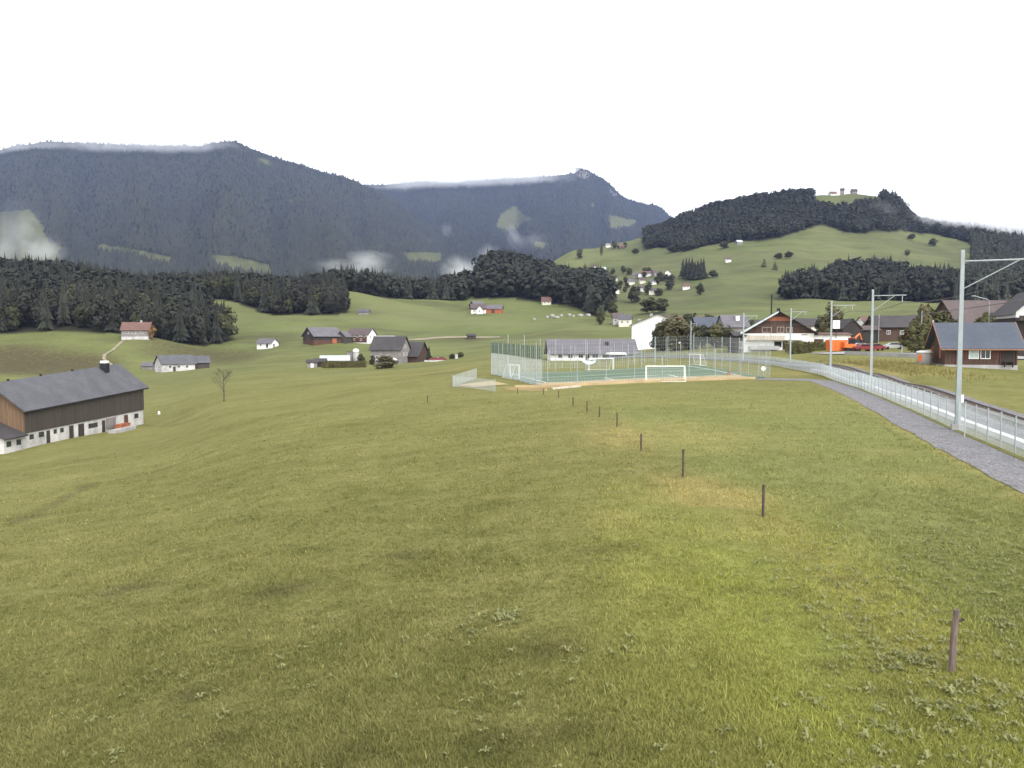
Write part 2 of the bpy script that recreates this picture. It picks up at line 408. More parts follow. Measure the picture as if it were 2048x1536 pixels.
    nt.links.new(ramp(nt, n1, [(.3, (.068,.112,.062)), (.7, (.098,.150,.085))]), b.inputs['Base Color'])
    b.inputs['Roughness'].default_value = .85
    # mountains
    m, nt, b = new_mat('forested_mountain'); M['mount'] = m
    geo = N(nt, 'ShaderNodeNewGeometry').outputs['Position']
    n1 = noise(nt, geo, .02, 4, .7); n2 = noise(nt, geo, .0022, 3, .6)
    f = mul(nt, mul(nt, n1, .6), mul(nt, n2, .4), 'ADD')
    c = ramp(nt, f, [(.35, (.012,.017,.014)), (.55, (.026,.033,.022)), (.70, (.060,.062,.038))])
    md = N(nt, 'ShaderNodeAttribute', attribute_name='meadow').outputs['Fac']
    md = maprange(nt, mul(nt, md, maprange(nt, noise(nt, geo, .012, 4, .7),   .3, .7, .35, 1.5)), .25, .7)
    c = mixc(nt, md, c, ramp(nt, n1, [(.3, (.075,.085,.040)), (.7, (.125,.125,.060))]))
    rk = N(nt, 'ShaderNodeAttribute', attribute_name='rock').outputs['Fac']
    c = mixc(nt, rk, c, (.30,.28,.26))
    nt.links.new(c, b.inputs['Base Color']); b.inputs['Roughness'].default_value = 1; b.inputs['Specular IOR Level'].default_value = 0
    bump(nt, b, n1, .6, 12)
    M['spruce'] = foliage('spruce_needles', (.020,.023,.017), (.050,.053,.037), .35)
    M['farspruce'] = foliage('far_spruce', (.012,.017,.014), (.060,.063,.044), .03, big=.0035)  # broad tone patches put the shading of spurs into the needle colour
    M['leaf'] = foliage('broad_leaves', (.040,.046,.018), (.140,.130,.055), .7)
    M['leaf_dark'] = foliage('dark_leaves', (.030,.036,.018), (.085,.085,.040), .7)
    M['leaf_brown'] = foliage('brown_green_leaves', (.050,.047,.024), (.140,.122,.060), .7)
    M['wood_leaf'] = foliage('wood_leaves', (.026,.027,.020), (.052,.050,.037), .5)
    M['leaf_gold'] = foliage('golden_leaves', (.10,.060,.020), (.26,.15,.05), .7)
    M['leaf_pale'] = foliage('pale_leaves', (.110,.125,.045), (.34,.34,.15), 4, transl=.25, big=1.5)
    M['hedge'] = foliage('hedge_leaves', (.070,.066,.026), (.170,.150,.058), 1.2)

# ------------------------------------------------------------------ sky and light
def sky_light():
    w = bpy.data.worlds.new('World'); scene.world = w; w.use_nodes = True; nt = w.node_tree
    bg = nt.nodes['Background']
    sk = nt.nodes.new('ShaderNodeTexSky'); sk.sky_type = 'NISHITA'; sk.sun_disc = False
    sk.sun_elevation = R(48); sk.sun_rotation = R(150); sk.dust_density = 4; sk.air_density = 1.2; sk.altitude = 900
    hs = nt.nodes.new('ShaderNodeHueSaturation'); hs.inputs['Saturation'].default_value = .10
    nt.links.new(sk.outputs[0], hs.inputs['Color']); nt.links.new(hs.outputs[0], bg.inputs[0])
    bg.inputs[1].default_value = .15
    sl = bpy.data.lights.new('sun', 'SUN'); sl.energy = 0.5; sl.angle = R(25); sl.color = (1, .96, .90)
    so = bpy.data.objects.new('sun', sl); COL.objects.link(so)
    el, az = R(48), R(150)
    d = Vector((math.sin(az) * math.cos(el), math.cos(az) * math.cos(el), math.sin(el)))
    so.rotation_euler = d.to_track_quat('Z', 'Y').to_euler(); so.location = (0, 0, 60)
    vs = scene.view_settings; vs.view_transform = 'Standard'; vs.look = 'None'; vs.exposure = EXPO; vs.gamma = 1
    cam = bpy.data.cameras.new('camera'); co = bpy.data.objects.new('camera', cam); COL.objects.link(co)
    cam.sensor_width = 36; cam.lens = 36 * F / 2048; cam.clip_end = 30000; cam.clip_start = .1
    co.location = (0, 0, CAMZ); co.rotation_euler = (math.pi/2 - PITCH, 0, 0); scene.camera = co
    cy = scene.cycles
    cy.max_bounces = 6; cy.diffuse_bounces = 2; cy.glossy_bounces = 2; cy.transmission_bounces = 2
    cy.volume_bounces = 3; cy.transparent_max_bounces = 24; cy.use_denoising = DENOISE
    cy.volume_step_rate = 1.0; cy.volume_max_steps = 256

EXPO = 1.45
DENOISE = True

# ------------------------------------------------------------------ ground cover masks
def px_of(x, y): return CX + F * x / np.maximum(y, 1e-3)

def inpoly(x, y, poly):
    x = np.asarray(x, float); y = np.asarray(y, float); c = np.zeros(x.shape, bool); n = len(poly)
    for i in range(n):
        x1, y1 = poly[i]; x2, y2 = poly[(i+1) % n]
        if y1 == y2: continue
        c ^= ((y1 > y) != (y2 > y)) & (x < (x2-x1)*(y-y1)/(y2-y1)+x1)
    return c

def segdist(x, y, pts):
    d = np.full(np.shape(x), 1e9)
    for (x1, y1), (x2, y2) in zip(pts[:-1], pts[1:]):
        dx, dy = x2-x1, y2-y1; t = np.clip(((x-x1)*dx+(y-y1)*dy)/(dx*dx+dy*dy+1e-9), 0, 1)
        d = np.minimum(d, np.hypot(x-x1-t*dx, y-y1-t*dy))
    return d

def crom(pts, n=12):
    out = []; P = [pts[0]] + list(pts) + [pts[-1]]
    for i in range(1, len(P)-2):
        for k in range(n):
            t = k/n; a, b, c, d = (np.array(P[i+j-1], float) for j in range(4))
            out.append(.5*(2*b+(c-a)*t+(2*a-5*b+4*c-d)*t*t+(3*b-a-3*c+d)*t**3))
    out.append(np.array(pts[-1], float)); return np.array(out)

FENCE = crom([(11.5,2),(14,8.5),(17,18),(19.1,25),(24.5,44),(34.8,80),(39.9,100),(43,115),(44.9,130),(45.3,145),(43.6,165),(39.5,185),(32,205),(22,222)], 14)

def offset(line, d):
    """shift a ground polyline d metres to its right"""
    t = np.gradient(line, axis=0); t /= np.linalg.norm(t, axis=1, keepdims=True)
    return line + np.stack([t[:, 1], -t[:, 0]], 1) * d

POSTS = [(1902,1346,.055,.95),(1526,1034,0,.9),(1366,954,0,1.0),(1282,903,0,.8),(1234,855,0,.85),(1199,834,0,.7),(1174,823,0,.75),(1117,796,0,.7),(1087,790,0,.7),(1035,788,0,.65),(1146,812,0,.7),(855,805,0,.7)]

# woods: polygons in (column px, distance)
WOODS = {
 'left':   [(-380,404),(60,404),(245,406),(320,408),(400,424),(440,440),(464,450),(462,462),(440,480),(415,520),(360,600),(300,660),(-380,680)],
 'second': [(322,640),(400,592),(450,570),(500,556),(560,542),(640,540),(692,548),(694,562),(650,610),(560,660),(450,700),(330,760)],
 'middle': [(540,720),(640,660),(672,624),(700,632),(780,650),(850,664),(930,684),(944,700),(938,800),(900,860),(540,900)],
 'valley': [(948,694),(1000,682),(1080,672),(1130,656),(1160,612),(1185,572),(1202,566),(1214,620),(1224,720),(1206,850),(1170,950),(1125,1040),(1060,1060),(1000,960),(955,800)],
 'right':  [(1566,660),(1600,655),(1800,655),(1900,640),(1950,640),(1945,760),(1915,800),(1860,862),(1800,880),(1740,890),(1700,862),(1640,800),(1600,760),(1566,705)],
 'farright': [(1945,640),(2200,620),(2350,700),(2350,1500),(1930,1490),(1938,1150),(1935,900),(1920,790)],
}
CREST_LOW = [(1283,500),(1320,494),(1367,504),(1400,494),(1445,486),(1500,482),(1542,478),(1590,464),(1640,447),(1660,455),(1679,463),(1718,467),(1760,464),(1796,463),(1820,466),(1862,468),(1905,478),(1955,492)]

def crest_mask(px, Y, x, z):
    py = CY - F * ((z - CAMZ) / Y * CP + SP) / (CP - (z-CAMZ)/Y*SP)   # inverse of zat
    low = np.interp(px, [q[0] for q in CREST_LOW], [q[1] for q in CREST_LOW])
    top = (px > 1618) & (px < 1756) & (py < 416 + 5*np.sin(px*.05))
    return (px > 1288) & (px < 1955) & (py < low) & (Y > 1120) & (Y < 1580) & ~top

def bright_of(X, Y, line):
    lx = np.interp(Y, [q[1] for q in line], [q[0] for q in line]); d = X-lx
    a = np.exp(-(np.minimum(d+2.2, 0)/2.6)**2)*np.exp(-(np.maximum(d+.6, 0)/2.4)**2)
    return np.clip(a*np.clip((30-Y)/14, 0, 1)*(.8+.2*np.sin(X*1.7+Y)*np.sin(Y*1.3-X*.6)), 0, 1)

ROUGH = ((1585,1185,.35),(1200,1100,.5),(1100,1300,.5),(1010,1480,.5),(700,1510,.45),(1690,1160,.3),(1780,1330,.35),(1880,1450,.4),(60,1035,.8),(1250,1500,.3),(380,1390,.4))
ROUGH += ((1590,1190,.25),(1240,1095,.6),(1660,1330,.3),(1800,1390,.3),(1860,1330,.25),(560,1180,.7),(250,1180,.8),(820,1110,.6),(430,1480,.35),(1480,1180,.4),(1150,1460,.35),(1730,1240,.3),(1960,1360,.3))
def rough_spots(X, Y):
    o = np.zeros(np.shape(X))
    for a, b, r in ROUGH:
        h_ = hit(a, b); o = np.maximum(o, .55*np.exp(-((X-h_.x)**2*.55+(Y-h_.y)**2)/r**2))
    return o

def make_ground():
    nu = 430
    c = np.linspace(-1, 1, nu); c = np.sign(c) * (np.abs(c)**1.25) * 1.0
    Yr = np.concatenate([np.linspace(-70, 2, 24), np.exp(np.linspace(math.log(3), math.log(1700), 470)), np.linspace(1760, 8000, 40)])
    Cg, Yg = np.meshgrid(c, Yr)
    X = Cg * (np.maximum(Yg, 0) + 40)
    Z = G(X, Yg)
    Z = np.where(Yg > 3000, Z - (Yg-3000)*.03, Z)
    px = px_of(X, np.maximum(Yg, 8.)); far = np.clip((Yg-150)/330, 0, 1)
    nz = np.sin(X*.9+Yg*.5)*.3 + np.sin(X*2.3-Yg*1.1)*.2
    # dry strips: along the old fence line, the path edge and the bank beyond the railway
    line = [tuple(hit(a, b)[:2]) for a, b, *_ in POSTS[:5]]
    dl = segdist(X, Yg, line)
    dry = .55*np.exp(-(dl/1.1)**2)*(Yg < 26)
    for a, b, r, w in ((1440,992,1.9,1.3),(1400,970,1.5,1.1),(1480,1060,1.5,.7),(1350,870,4.5,1.0),(1400,880,3,.5),(1250,1040,1.3,.35),(1780,905,1.2,.45),(1850,960,1.2,.4),(1550,820,4,.3),(1300,800,6,.4),(1610,900,1.2,.3)):
        h_ = hit(a, b); dry = np.maximum(dry, w*np.exp(-((X-h_.x)**2+(Yg-h_.y)**2*.5)/r**2))
    df = segdist(X, Yg, [tuple(q) for q in offset(FENCE, -2.95)[14:90:3]])
    dry = np.maximum(dry, .9*np.exp(-(df/.32)**2)*(Yg < 92))
    bank = segdist(X, Yg, [tuple(gp(1640,118)[:2]), tuple(gp(1720,120)[:2]), tuple(gp(1800,100)[:2]), tuple(gp(1845,92)[:2])])
    dry = np.maximum(dry, .75*np.exp(-(bank/7)**2))
    dry = np.maximum(dry, .5*np.exp(-(segdist(X, Yg, [tuple(hit(720,756)[:2]), tuple(hit(850,748)[:2]), tuple(hit(930,735)[:2])])/4)**2))
    rough = np.zeros_like(X)
    for poly, w in (([(-300,715),(40,690),(120,700),(240,715),(250,740),(120,752),(-300,750)], .9), ([(250,690),(430,690),(520,705),(520,720),(300,712)], .7), ([(450,700),(600,706),(600,716),(450,714)], .5), ([(700,610),(800,622),(900,632),(890,640),(760,628)], .35)):
        pts = [tuple(hit(a, b, 200)[:2]) for a, b in poly]
        ins = inpoly(X, Yg, pts).astype(float)
        for _ in range(14): ins[1:-1, 1:-1] = (ins[1:-1, :-2]+ins[1:-1, 2:]+ins[:-2, 1:-1]+ins[2:, 1:-1])/4
        rough = np.maximum(rough, ins*w)
    rough = np.maximum(rough, .7*np.exp(-(segdist(X, Yg, [tuple(hit(860,750)[:2]), tuple(hit(915,744)[:2])])/2.2)**2))
    rough = np.maximum(rough, .5*np.exp(-(segdist(X, Yg, [tuple(hit(30,1045)[:2]), tuple(hit(180,970)[:2]), tuple(hit(420,905)[:2])])/.7)**2))
    rough = np.maximum(rough, .45*np.exp(-(segdist(X, Yg, [tuple(hit(290,850)[:2]), tuple(hit(420,830)[:2])])/.8)**2))
    rough = np.maximum(rough, rough_spots(X, Yg))
    # greener right of the post line and beyond the track
    lx = np.interp(Yg, [q[1] for q in line], [q[0] for q in line])
    lush = .4*np.clip((X-lx-.3)/1.2, 0, 1)*(X < np.interp(Yg, FENCE[:, 1], FENCE[:, 0])-3)*np.clip((95-Yg)/45, 0, 1)
    lush = np.maximum(lush, .5*np.exp(-((X-lx+1.6)/1.6)**2)*(Yg < 24))
    Z = Z + hill*(2.2*np.sin(X*.045+Yg*.02)*np.sin(Yg*.031-X*.012)+1.1*np.sin(X*.13+1.3)*np.sin(Yg*.05+X*.02)) if False else Z
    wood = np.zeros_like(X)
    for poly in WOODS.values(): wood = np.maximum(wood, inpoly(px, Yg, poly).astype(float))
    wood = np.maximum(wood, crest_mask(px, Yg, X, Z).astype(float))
    bright = bright_of(X, Yg, line)
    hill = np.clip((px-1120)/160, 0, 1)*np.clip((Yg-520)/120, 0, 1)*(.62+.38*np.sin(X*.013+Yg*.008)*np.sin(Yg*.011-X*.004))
    q = np.arange(X.size).reshape(X.shape)
    Fa = np.stack([q[:-1, :-1], q[:-1, 1:], q[1:, 1:], q[1:, :-1]], -1).reshape(-1, 4)
    o = npmesh('ground', np.stack([X, Yg, Z], -1).reshape(-1, 3), Fa, M['meadow'], True,
               attrs=dict(dry=dry.ravel(), rough=rough.ravel(), lush=lush.ravel(), far=far.ravel(), bright=bright.ravel(), hill=hill.ravel(), wood=wood.ravel()))
    tag(o, kind='structure', label='rolling green meadow falling away to the valley')
    return line

def strip(name, left, right, m, dz=.06, cols=5, label=None):
    """surface draped on the ground between two polylines of equal length"""
    L, Rr = np.asarray(left), np.asarray(right); n = len(L)
    t = np.linspace(0, 1, cols)[None, :, None]
    P = L[:, None, :]*(1-t) + Rr[:, None, :]*t
    Z = G(P[..., 0], P[..., 1]) + dz
    V = np.concatenate([P, Z[..., None]], -1).reshape(-1, 3); q = np.arange(n*cols).reshape(n, cols)
    Fa = np.stack([q[:-1, :-1], q[:-1, 1:], q[1:, 1:], q[1:, :-1]], -1).reshape(-1, 4)
    o = npmesh(name, V, Fa, m, True); return tag(o, label, kind='structure')

def resample(line, step):
    d = np.concatenate([[0], np.cumsum(np.linalg.norm(np.diff(line, axis=0), axis=1))])
    s = np.arange(0, d[-1], step); return np.stack([np.interp(s, d, line[:, 0]), np.interp(s, d, line[:, 1])], 1)

# ------------------------------------------------------------------ near grass
def make_grass(line):
    n = 205000
    c = rng.uniform(-.95, 1.15, n)
    iy = rng.uniform(1/120., 1/8.6, n); Y = 1/iy; X = c*Y
    fx = np.interp(Y, FENCE[:, 1], FENCE[:, 0]) - 2.75
    keep = (X < fx) & (Y < 98) & (rng.random(n) < np.clip((110-Y)/55, 0, 1)); X, Y = X[keep], Y[keep]; n = len(X)
    pat = np.sin(X*.9+Y*.5)*np.sin(X*.37-Y*.61+1) + .6*np.sin(X*2.1+Y*1.3)*np.sin(Y*1.7-X)
    k = 4
    X = np.repeat(X, k) + rng.normal(0, .035, n*k)*np.repeat(np.sqrt(Y/10), k); Yb = np.repeat(Y, k) + rng.normal(0, .035, n*k)
    Z = G(X, Yb); pt = np.repeat(pat, k)
    hgt = np.where(rng.random(n*k) < .05, rng.uniform(.07, .13, n*k), rng.uniform(.025, .072, n*k))*(1+.35*pt)*(.8+.2*np.minimum(Yb/20, 2)); w = .0058 + .00045*Yb
    an = rng.uniform(0, 6.283, n*k); lean = rng.uniform(.3, 1.3, n*k)*hgt; la = rng.uniform(0, 6.283, n*k)
    b1 = np.stack([X-np.cos(an)*w, Yb-np.sin(an)*w, Z-.01], -1); b2 = np.stack([X+np.cos(an)*w, Yb+np.sin(an)*w, Z-.01], -1)
    tp = np.stack([X+np.cos(la)*lean, Yb+np.sin(la)*lean, Z+hgt], -1)
    V = np.stack([b1, b2, tp], 1).reshape(-1, 3); Fa = np.arange(len(V)).reshape(-1, 3)
    lx = np.interp(Yb, [q[1] for q in line], [q[0] for q in line])
    dry = .5*np.exp(-(segdist(X, Yb, line)/1.0)**2)*(Yb < 26)
    for a, b, r, wg in ((1440,992,1.9,1.4),(1400,970,1.5,1.2),(1480,1060,1.5,.7),(1350,870,4.5,1.1),(1400,880,3,.8),(1500,1010,.8,.7),(1250,1040,1.3,.5),(1780,905,1.2,.7),(1850,960,1.2,.6),(1900,940,1.,.5),(1960,990,1.,.7),(1550,820,4,.5),(1300,800,6,.5),(1610,900,1.2,.4)):
        h_ = hit(a, b); dry = np.maximum(dry, wg*np.exp(-((X-h_.x)**2+(Yb-h_.y)**2*.5)/r**2))
    dry = np.minimum(dry, 1.2)*rng.uniform(.25, 1, n*k) + (rng.random(n*k) < .035)*.6
    lush = .4*np.clip((X-lx-.3)/1.2, 0, 1)*rng.uniform(.3, 1, n*k)
    rs = rough_spots(X, Yb)*rng.uniform(.5, 1.3, n*k)
    tone = np.clip(rng.normal(.45, .26, n*k)+.12*pt-.5*rs, -.4, 1)
    r3 = lambda a: np.repeat(a, 3)
    o = npmesh('grass', V, Fa, M['blades'], False, attrs=dict(dry=r3(np.clip(dry, 0, 1)), lush=r3(lush), tone=r3(tone), bright=r3(.8*bright_of(X, Yb, line))))
    tag(o, 'short mown grass covering the near meadow', 'grass', kind='stuff')

def make_weeds():
    """broad pale leaves of docks and dandelions in patches"""
    C = []
    for a, b, rx, n in ((1800,1330,.55,60),(1900,1470,.7,60),(2000,1420,.6,50),(1990,1140,1.4,70),(1950,1090,1.6,60),(2030,1230,.8,50),(1700,1160,.8,36),(1760,1250,.7,40),
                        (1640,1120,.8,16),(985,1245,.35,16),(1010,1232,.2,10),(1160,1310,.5,10),(1220,1120,.7,10),(1950,1290,.7,34),(1850,1200,1.0,30),(1750,1480,.7,24),(1560,1180,.5,12),
                        (120,1510,.8,8),(350,1390,.8,8),(900,1430,1.,12),(500,1290,1.5,10),(760,1290,1.4,12),(1440,1500,.6,10),(1940,1010,2.0,26),(1300,1030,1.8,16)):
        h_ = hit(a, b)
        for _ in range(int(n*1.7)): C.append((h_.x + random.gauss(0, rx), h_.y + random.gauss(0, rx*1.1)))
    V = []; Fa = []; tone = []
    for x, y in C:
        if x > np.interp(y, FENCE[:, 1], FENCE[:, 0]) - 3: continue
        z = gz(x, y); a0 = random.random()*6.28; s = random.uniform(.6, 1.25)
        for k in range(random.randint(3, 6)):
            a = a0 + k*1.15 + random.uniform(-.3, .3); L = random.uniform(.055, .12)*s; w = L*random.uniform(.16, .26); up = random.uniform(.15, .9)
            d = Vector((math.cos(a), math.sin(a), 0)); q = Vector((-d.y, d.x, 0)); o_ = Vector((x, y, z+.02))
            pts = [o_, o_+d*L*.5+q*w+Vector((0,0,L*up)), o_+d*L+Vector((0,0,L*up*.7)), o_+d*L*.5-q*w+Vector((0,0,L*up))]
            n = len(V); V += [tuple(v) for v in pts]; Fa.append((n, n+1, n+2, n+3))
    o = npmesh('weeds', np.array(V), np.array(Fa), M['leaf_pale'], False)
    tag(o, 'pale broad leaved weeds in patches among the grass', 'weeds', kind='stuff')

# ------------------------------------------------------------------ mountains
def mountain(name, label, ridge, base, Yb, Yr, mead, rocks=(), nu=420, nv=130, gul=1.0, seed=0, Yrf=None):
    pxs = np.linspace(ridge[0][0], ridge[-1][0], nu)
    ry = pchip([q[0] for q in ridge], [q[1] for q in ridge], pxs); by = np.interp(pxs, [q[0] for q in base], [q[1] for q in base])
    v = np.concatenate([np.linspace(0, 1, nv), [1.06, 1.2, 1.5]])
    U, Vv = np.meshgrid(pxs, v); RY = np.broadcast_to(ry, U.shape); BY = np.broadcast_to(by, U.shape)
    vc = np.minimum(Vv, 1)
    YR = Yr if Yrf is None else np.broadcast_to(Yrf(pxs), U.shape)
    Yd = Yb + (YR-Yb)*vc
    PY = BY + (RY-BY)*(vc**1.05)
    # spurs and gullies run down the fall line: they move the face towards and away from the viewer
    s = U*.011*gul; g = (np.sin(s*3.1+seed+Vv*1.3)*.5+np.sin(s*7.3+seed*2-Vv*2.1)*.3+np.sin(s*13.7+seed*3+Vv*5.)*.10)
    Yd = Yd + g*(YR-Yb)*.14*np.sin(np.pi*np.clip(vc, 0, 1))
    a = (U-CX)/F; vv = (CY-PY)/F; b = CP+vv*SP; c = -SP+vv*CP
    Z = CAMZ + c*Yd/b; X = a*Yd/b
    Yd = np.where(Vv > 1, Yd + (Vv-1)*2500, Yd); Z = np.where(Vv > 1, Z - (Vv-1)*900, Z)
    md = np.zeros_like(U)
    for poly in mead: md = np.maximum(md, inpoly(U, PY, poly).astype(float))
    for _ in range(5): md[1:-1, 1:-1] = (md[1:-1, :-2]+md[1:-1, 2:]+md[:-2, 1:-1]+md[2:, 1:-1]+md[1:-1, 1:-1])/5
    rk = np.zeros_like(U)
    for poly in rocks: rk = np.maximum(rk, inpoly(U, PY, poly)*.6)
    q = np.arange(U.size).reshape(U.shape)
    Fa = np.stack([q[:-1, :-1], q[:-1, 1:], q[1:, 1:], q[1:, :-1]], -1).reshape(-1, 4)
    o = npmesh(name, np.stack([X, Yd, Z], -1).reshape(-1, 3), Fa, M['mount'], True, attrs=dict(meadow=md.ravel(), rock=rk.ravel()))
    tag(o, label, kind='structure')
    return pxs, v, X, Yd, Z, md

def mountain_trees(name, label, grid, n, h, seed):
    pxs, v, X, Y, Z, md = grid; r = np.random.default_rng(seed); nv = len(v)-3
    i = r.uniform(0, nv-1.001, n)**1.0; j = r.uniform(0, len(pxs)-1.001, n)
    i0 = i.astype(int); j0 = j.astype(int); fi = i-i0; fj = j-j0
    def S(A): return A[i0,j0]*(1-fi)*(1-fj)+A[i0+1,j0]*fi*(1-fj)+A[i0,j0+1]*(1-fi)*fj+A[i0+1,j0+1]*fi*fj
    x, y, z, m_ = S(X), S(Y), S(Z), S(md); k = (m_+r.uniform(-.42, .42, n) < .5) & ~((m_ > .85) & (r.random(n) < .97)); x, y, z = x[k], y[k], z[k]; n = len(x)
    H = r.uniform(.6, 1.25, n)*h; W = H*r.uniform(.20, .34, n)
    an = np.arange(6)*6.2832/6
    ring = np.stack([np.cos(an), np.sin(an), np.zeros(6)], -1)[None]*W[:, None, None]*r.uniform(.7, 1.2, (n, 6, 1))
    ring[..., 2] += r.uniform(-.05, .15, (n, 6))*H[:, None]
    base = np.stack([x, y, z], -1)[:, None, :]
    apex = base + np.stack([r.normal(0, .03, n)*H, r.normal(0, .03, n)*H, H], -1)[:, None, :]
    V = np.concatenate([apex, base+ring], 1).reshape(-1, 3)
    f = np.array([(0, 1+k, 1+(k+1) % 6) for k in range(6)]); Fa = (f[None]+np.arange(n)[:, None, None]*7).reshape(-1, 3)
    o = npmesh(name, V, Fa, M['farspruce']); tag(o, label, 'forest', kind='stuff')

def make_mountains():
    g1 = mountain('mountain', 'long dark forested mountain on the left with cloud along its top',
        [(-420,340),(-100,316),(0,300),(30,292),(60,289),(95,283),(140,285),(200,288),(300,291),(400,292),(420,287),(465,283),(500,296),(560,318),(610,332),(650,345),(700,358),(735,374),(790,405),(830,436),(900,468),(960,490),(1010,505),(1060,520)],
        [(-420,600),(1060,600)], 1560, 4300,
        [[(-420,440),(0,425),(60,418),(85,450),(97,480),(125,496),(120,525),(90,560),(-420,560)],
         [(182,488),(235,491),(300,504),(352,516),(345,531),(300,524),(262,512),(200,503)],
         [(418,506),(470,512),(545,532),(548,556),(480,546),(425,530)], [(800,503),(890,505),(880,528),(815,526)], [(905,512),(950,516),(948,528),(905,526)],
         [(505,314),(535,318),(560,333),(520,326)], [(575,395),(590,398),(588,408),(572,404)]], seed=1)
    mountain_trees('mountain_forest', 'dark conifer forest covering the long left mountain', g1, 52000, 17, 3)
    g2 = mountain('mountain', 'blue grey mountain in the middle rising to a pointed summit',
        [(600,430),(660,398),(735,371),(790,368),(850,363),(900,366),(960,361),(1000,358),(1080,354),(1130,349),(1150,346),(1160,338),(1172,341),(1190,349),(1215,364),(1245,392),(1262,400),(1290,408),(1310,410),(1328,421),(1345,436),(1370,450),(1420,470),(1500,500)],
        [(600,590),(1500,590)], 2400, 6000,
        [[(992,452),(1000,430),(1014,418),(1030,410),(1050,432),(1070,436),(1050,446),(1036,456),(1018,462),(1005,464)], [(1214,428),(1282,443),(1250,456),(1220,461),(1218,446)],
         [(1070,480),(1100,488),(1090,500),(1064,496)], [(1180,405),(1195,412),(1184,418)]],
        rocks=[[(1150,341),(1165,338),(1185,349),(1170,358),(1150,352)], [(1215,372),(1235,390),(1225,392)]], seed=4)
    mountain_trees('mountain_forest', 'hazy conifer forest covering the middle mountain', g2, 30000, 19, 5)

# ------------------------------------------------------------------ trees
def spruce_tpl(seed, tiers=9, n=9, rad=.17):
    r = random.Random(seed); V = []; Fa = []
    top = 1.0
    for i in range(tiers):
        t = i/(tiers-1); zb = .07 + t*.80; rr = rad*((1-t)**.85)*r.uniform(.85, 1.12)+.012; ap = min(top, zb + (.30-.12*t))
        if i == tiers-1: ap = 1.0
        b = len(V); ox, oy = r.uniform(-.012, .012), r.uniform(-.012, .012)
        V.append((ox, oy, ap)); a0 = r.random()*6.28
        for k in range(2*n):
            q = rr*(1.0 if k % 2 == 0 else .52)*r.uniform(.72, 1.18); a = a0+6.2832*k/(2*n)
            V.append((ox+q*math.cos(a), oy+q*math.sin(a), zb - (.045 if k % 2 == 0 else -.01)*r.uniform(.5, 1.3)))
        for k in range(2*n): Fa.append((b, b+1+k, b+1+(k+1) % (2*n)))
    b = len(V)
    for z, q in ((-.03, .014), (.3, .009)):
        for k in range(3): V.append((q*math.cos(2.1*k), q*math.sin(2.1*k), z))
    for k in range(3): Fa += [(b+k, b+(k+1) % 3, b+3+k), (b+(k+1) % 3, b+3+(k+1) % 3, b+3+k)]
    return np.array(V), np.array(Fa)

def broad_tpl(seed, nclump=12, nleaf=26, size=.055, flat=1.0, low=.22):
    """crown of leaf clumps on unit height; triangles pairs"""
    r = random.Random(seed); V = []; Fa = []
    cl = []
    for _ in range(nclump):
        while True:
            q = Vector((r.uniform(-1, 1), r.uniform(-1, 1), r.uniform(-1, 1)))
            if .25 < q.length < 1: break
        cl.append((Vector((q.x*.27*flat, q.y*.27*flat, (1+low)/2+q.z*(1-low)/2*.82)), r.uniform(.09, .16)))
    cl += [(Vector((0, 0, .62)), .2), (Vector((0, 0, .8)), .14), (Vector((.05, -.05, .45)), .19), (Vector((-.06, .03, .25)), .18)]
    for c, rad in cl:
        for _ in range(nleaf):
            d = Vector((r.gauss(0, 1), r.gauss(0, 1), r.gauss(0, 1))).normalized()*rad*r.uniform(.55, 1.05)
            nrm = (d.normalized()*.6+(o_ := (c+d-Vector((0, 0, .5)))).normalized()*.6+Vector((r.gauss(0, .26), r.gauss(0, .26), r.gauss(0, .26)))).normalized()
            a = nrm.orthogonal().normalized(); b = nrm.cross(a); s = size*r.uniform(.5, 1.2); o = c+d; an = r.random()*6.28
            a, b = a*math.cos(an)+b*math.sin(an), b*math.cos(an)-a*math.sin(an)
            k = len(V); V += [tuple(o+a*s), tuple(o+b*s*.7), tuple(o-a*s*.9), tuple(o-b*s*.7)]
            Fa += [(k, k+1, k+2), (k, k+2, k+3)]
    return np.array(V), np.array(Fa)

def trunk_mb(h=.5, r0=.03, seed=0):
    r = random.Random(seed); mb = MB()
    mb.tube([(0,0,-.03),(.005,0,h*.4),(0,.008,h)], [r0, r0*.75, r0*.45], 7)
    for k in range(6):
        a = k*1.05+r.random(); z = h*r.uniform(.45, .95); L = r.uniform(.12, .24)
        mb.tube([(0,0,z),(L*.5*math.cos(a),L*.5*math.sin(a),z+L*.5),(L*math.cos(a),L*math.sin(a),z+L*.85)], [r0*.4, r0*.25, r0*.1], 5)
    return mb

TP = {}
def deftrees():
    TP['spruce'] = [spruce_tpl(s) for s in range(5)]
    TP['slim'] = [spruce_tpl(s+20, 6, 6, .18) for s in range(4)]
    TP['broad'] = [broad_tpl(s+40, 22, 36, .052, 1.0, .04) for s in range(4)]
    TP['farbroad'] = [broad_tpl(s+60, 12, 12, .085, 1.0, .02) for s in range(4)]
    TP['garden'] = [broad_tpl(s+80, 46, 50, .046, 1.1, -.04) for s in range(4)]
    TP['bush'] = [broad_tpl(s+120, 40, 40, .055, 1.15, -.35) for s in range(3)]
    TP['hillbroad'] = [broad_tpl(s+140, 18, 40, .06, 1.0, .0) for s in range(4)]
    TP['pop'] = [broad_tpl(s+90, 14, 52, .036, .42, .03) for s in range(2)]

def mesh_of(name, VF, m):
    o = npmesh(name, VF[0], VF[1], m); me = o.data; bpy.data.objects.remove(o); return me

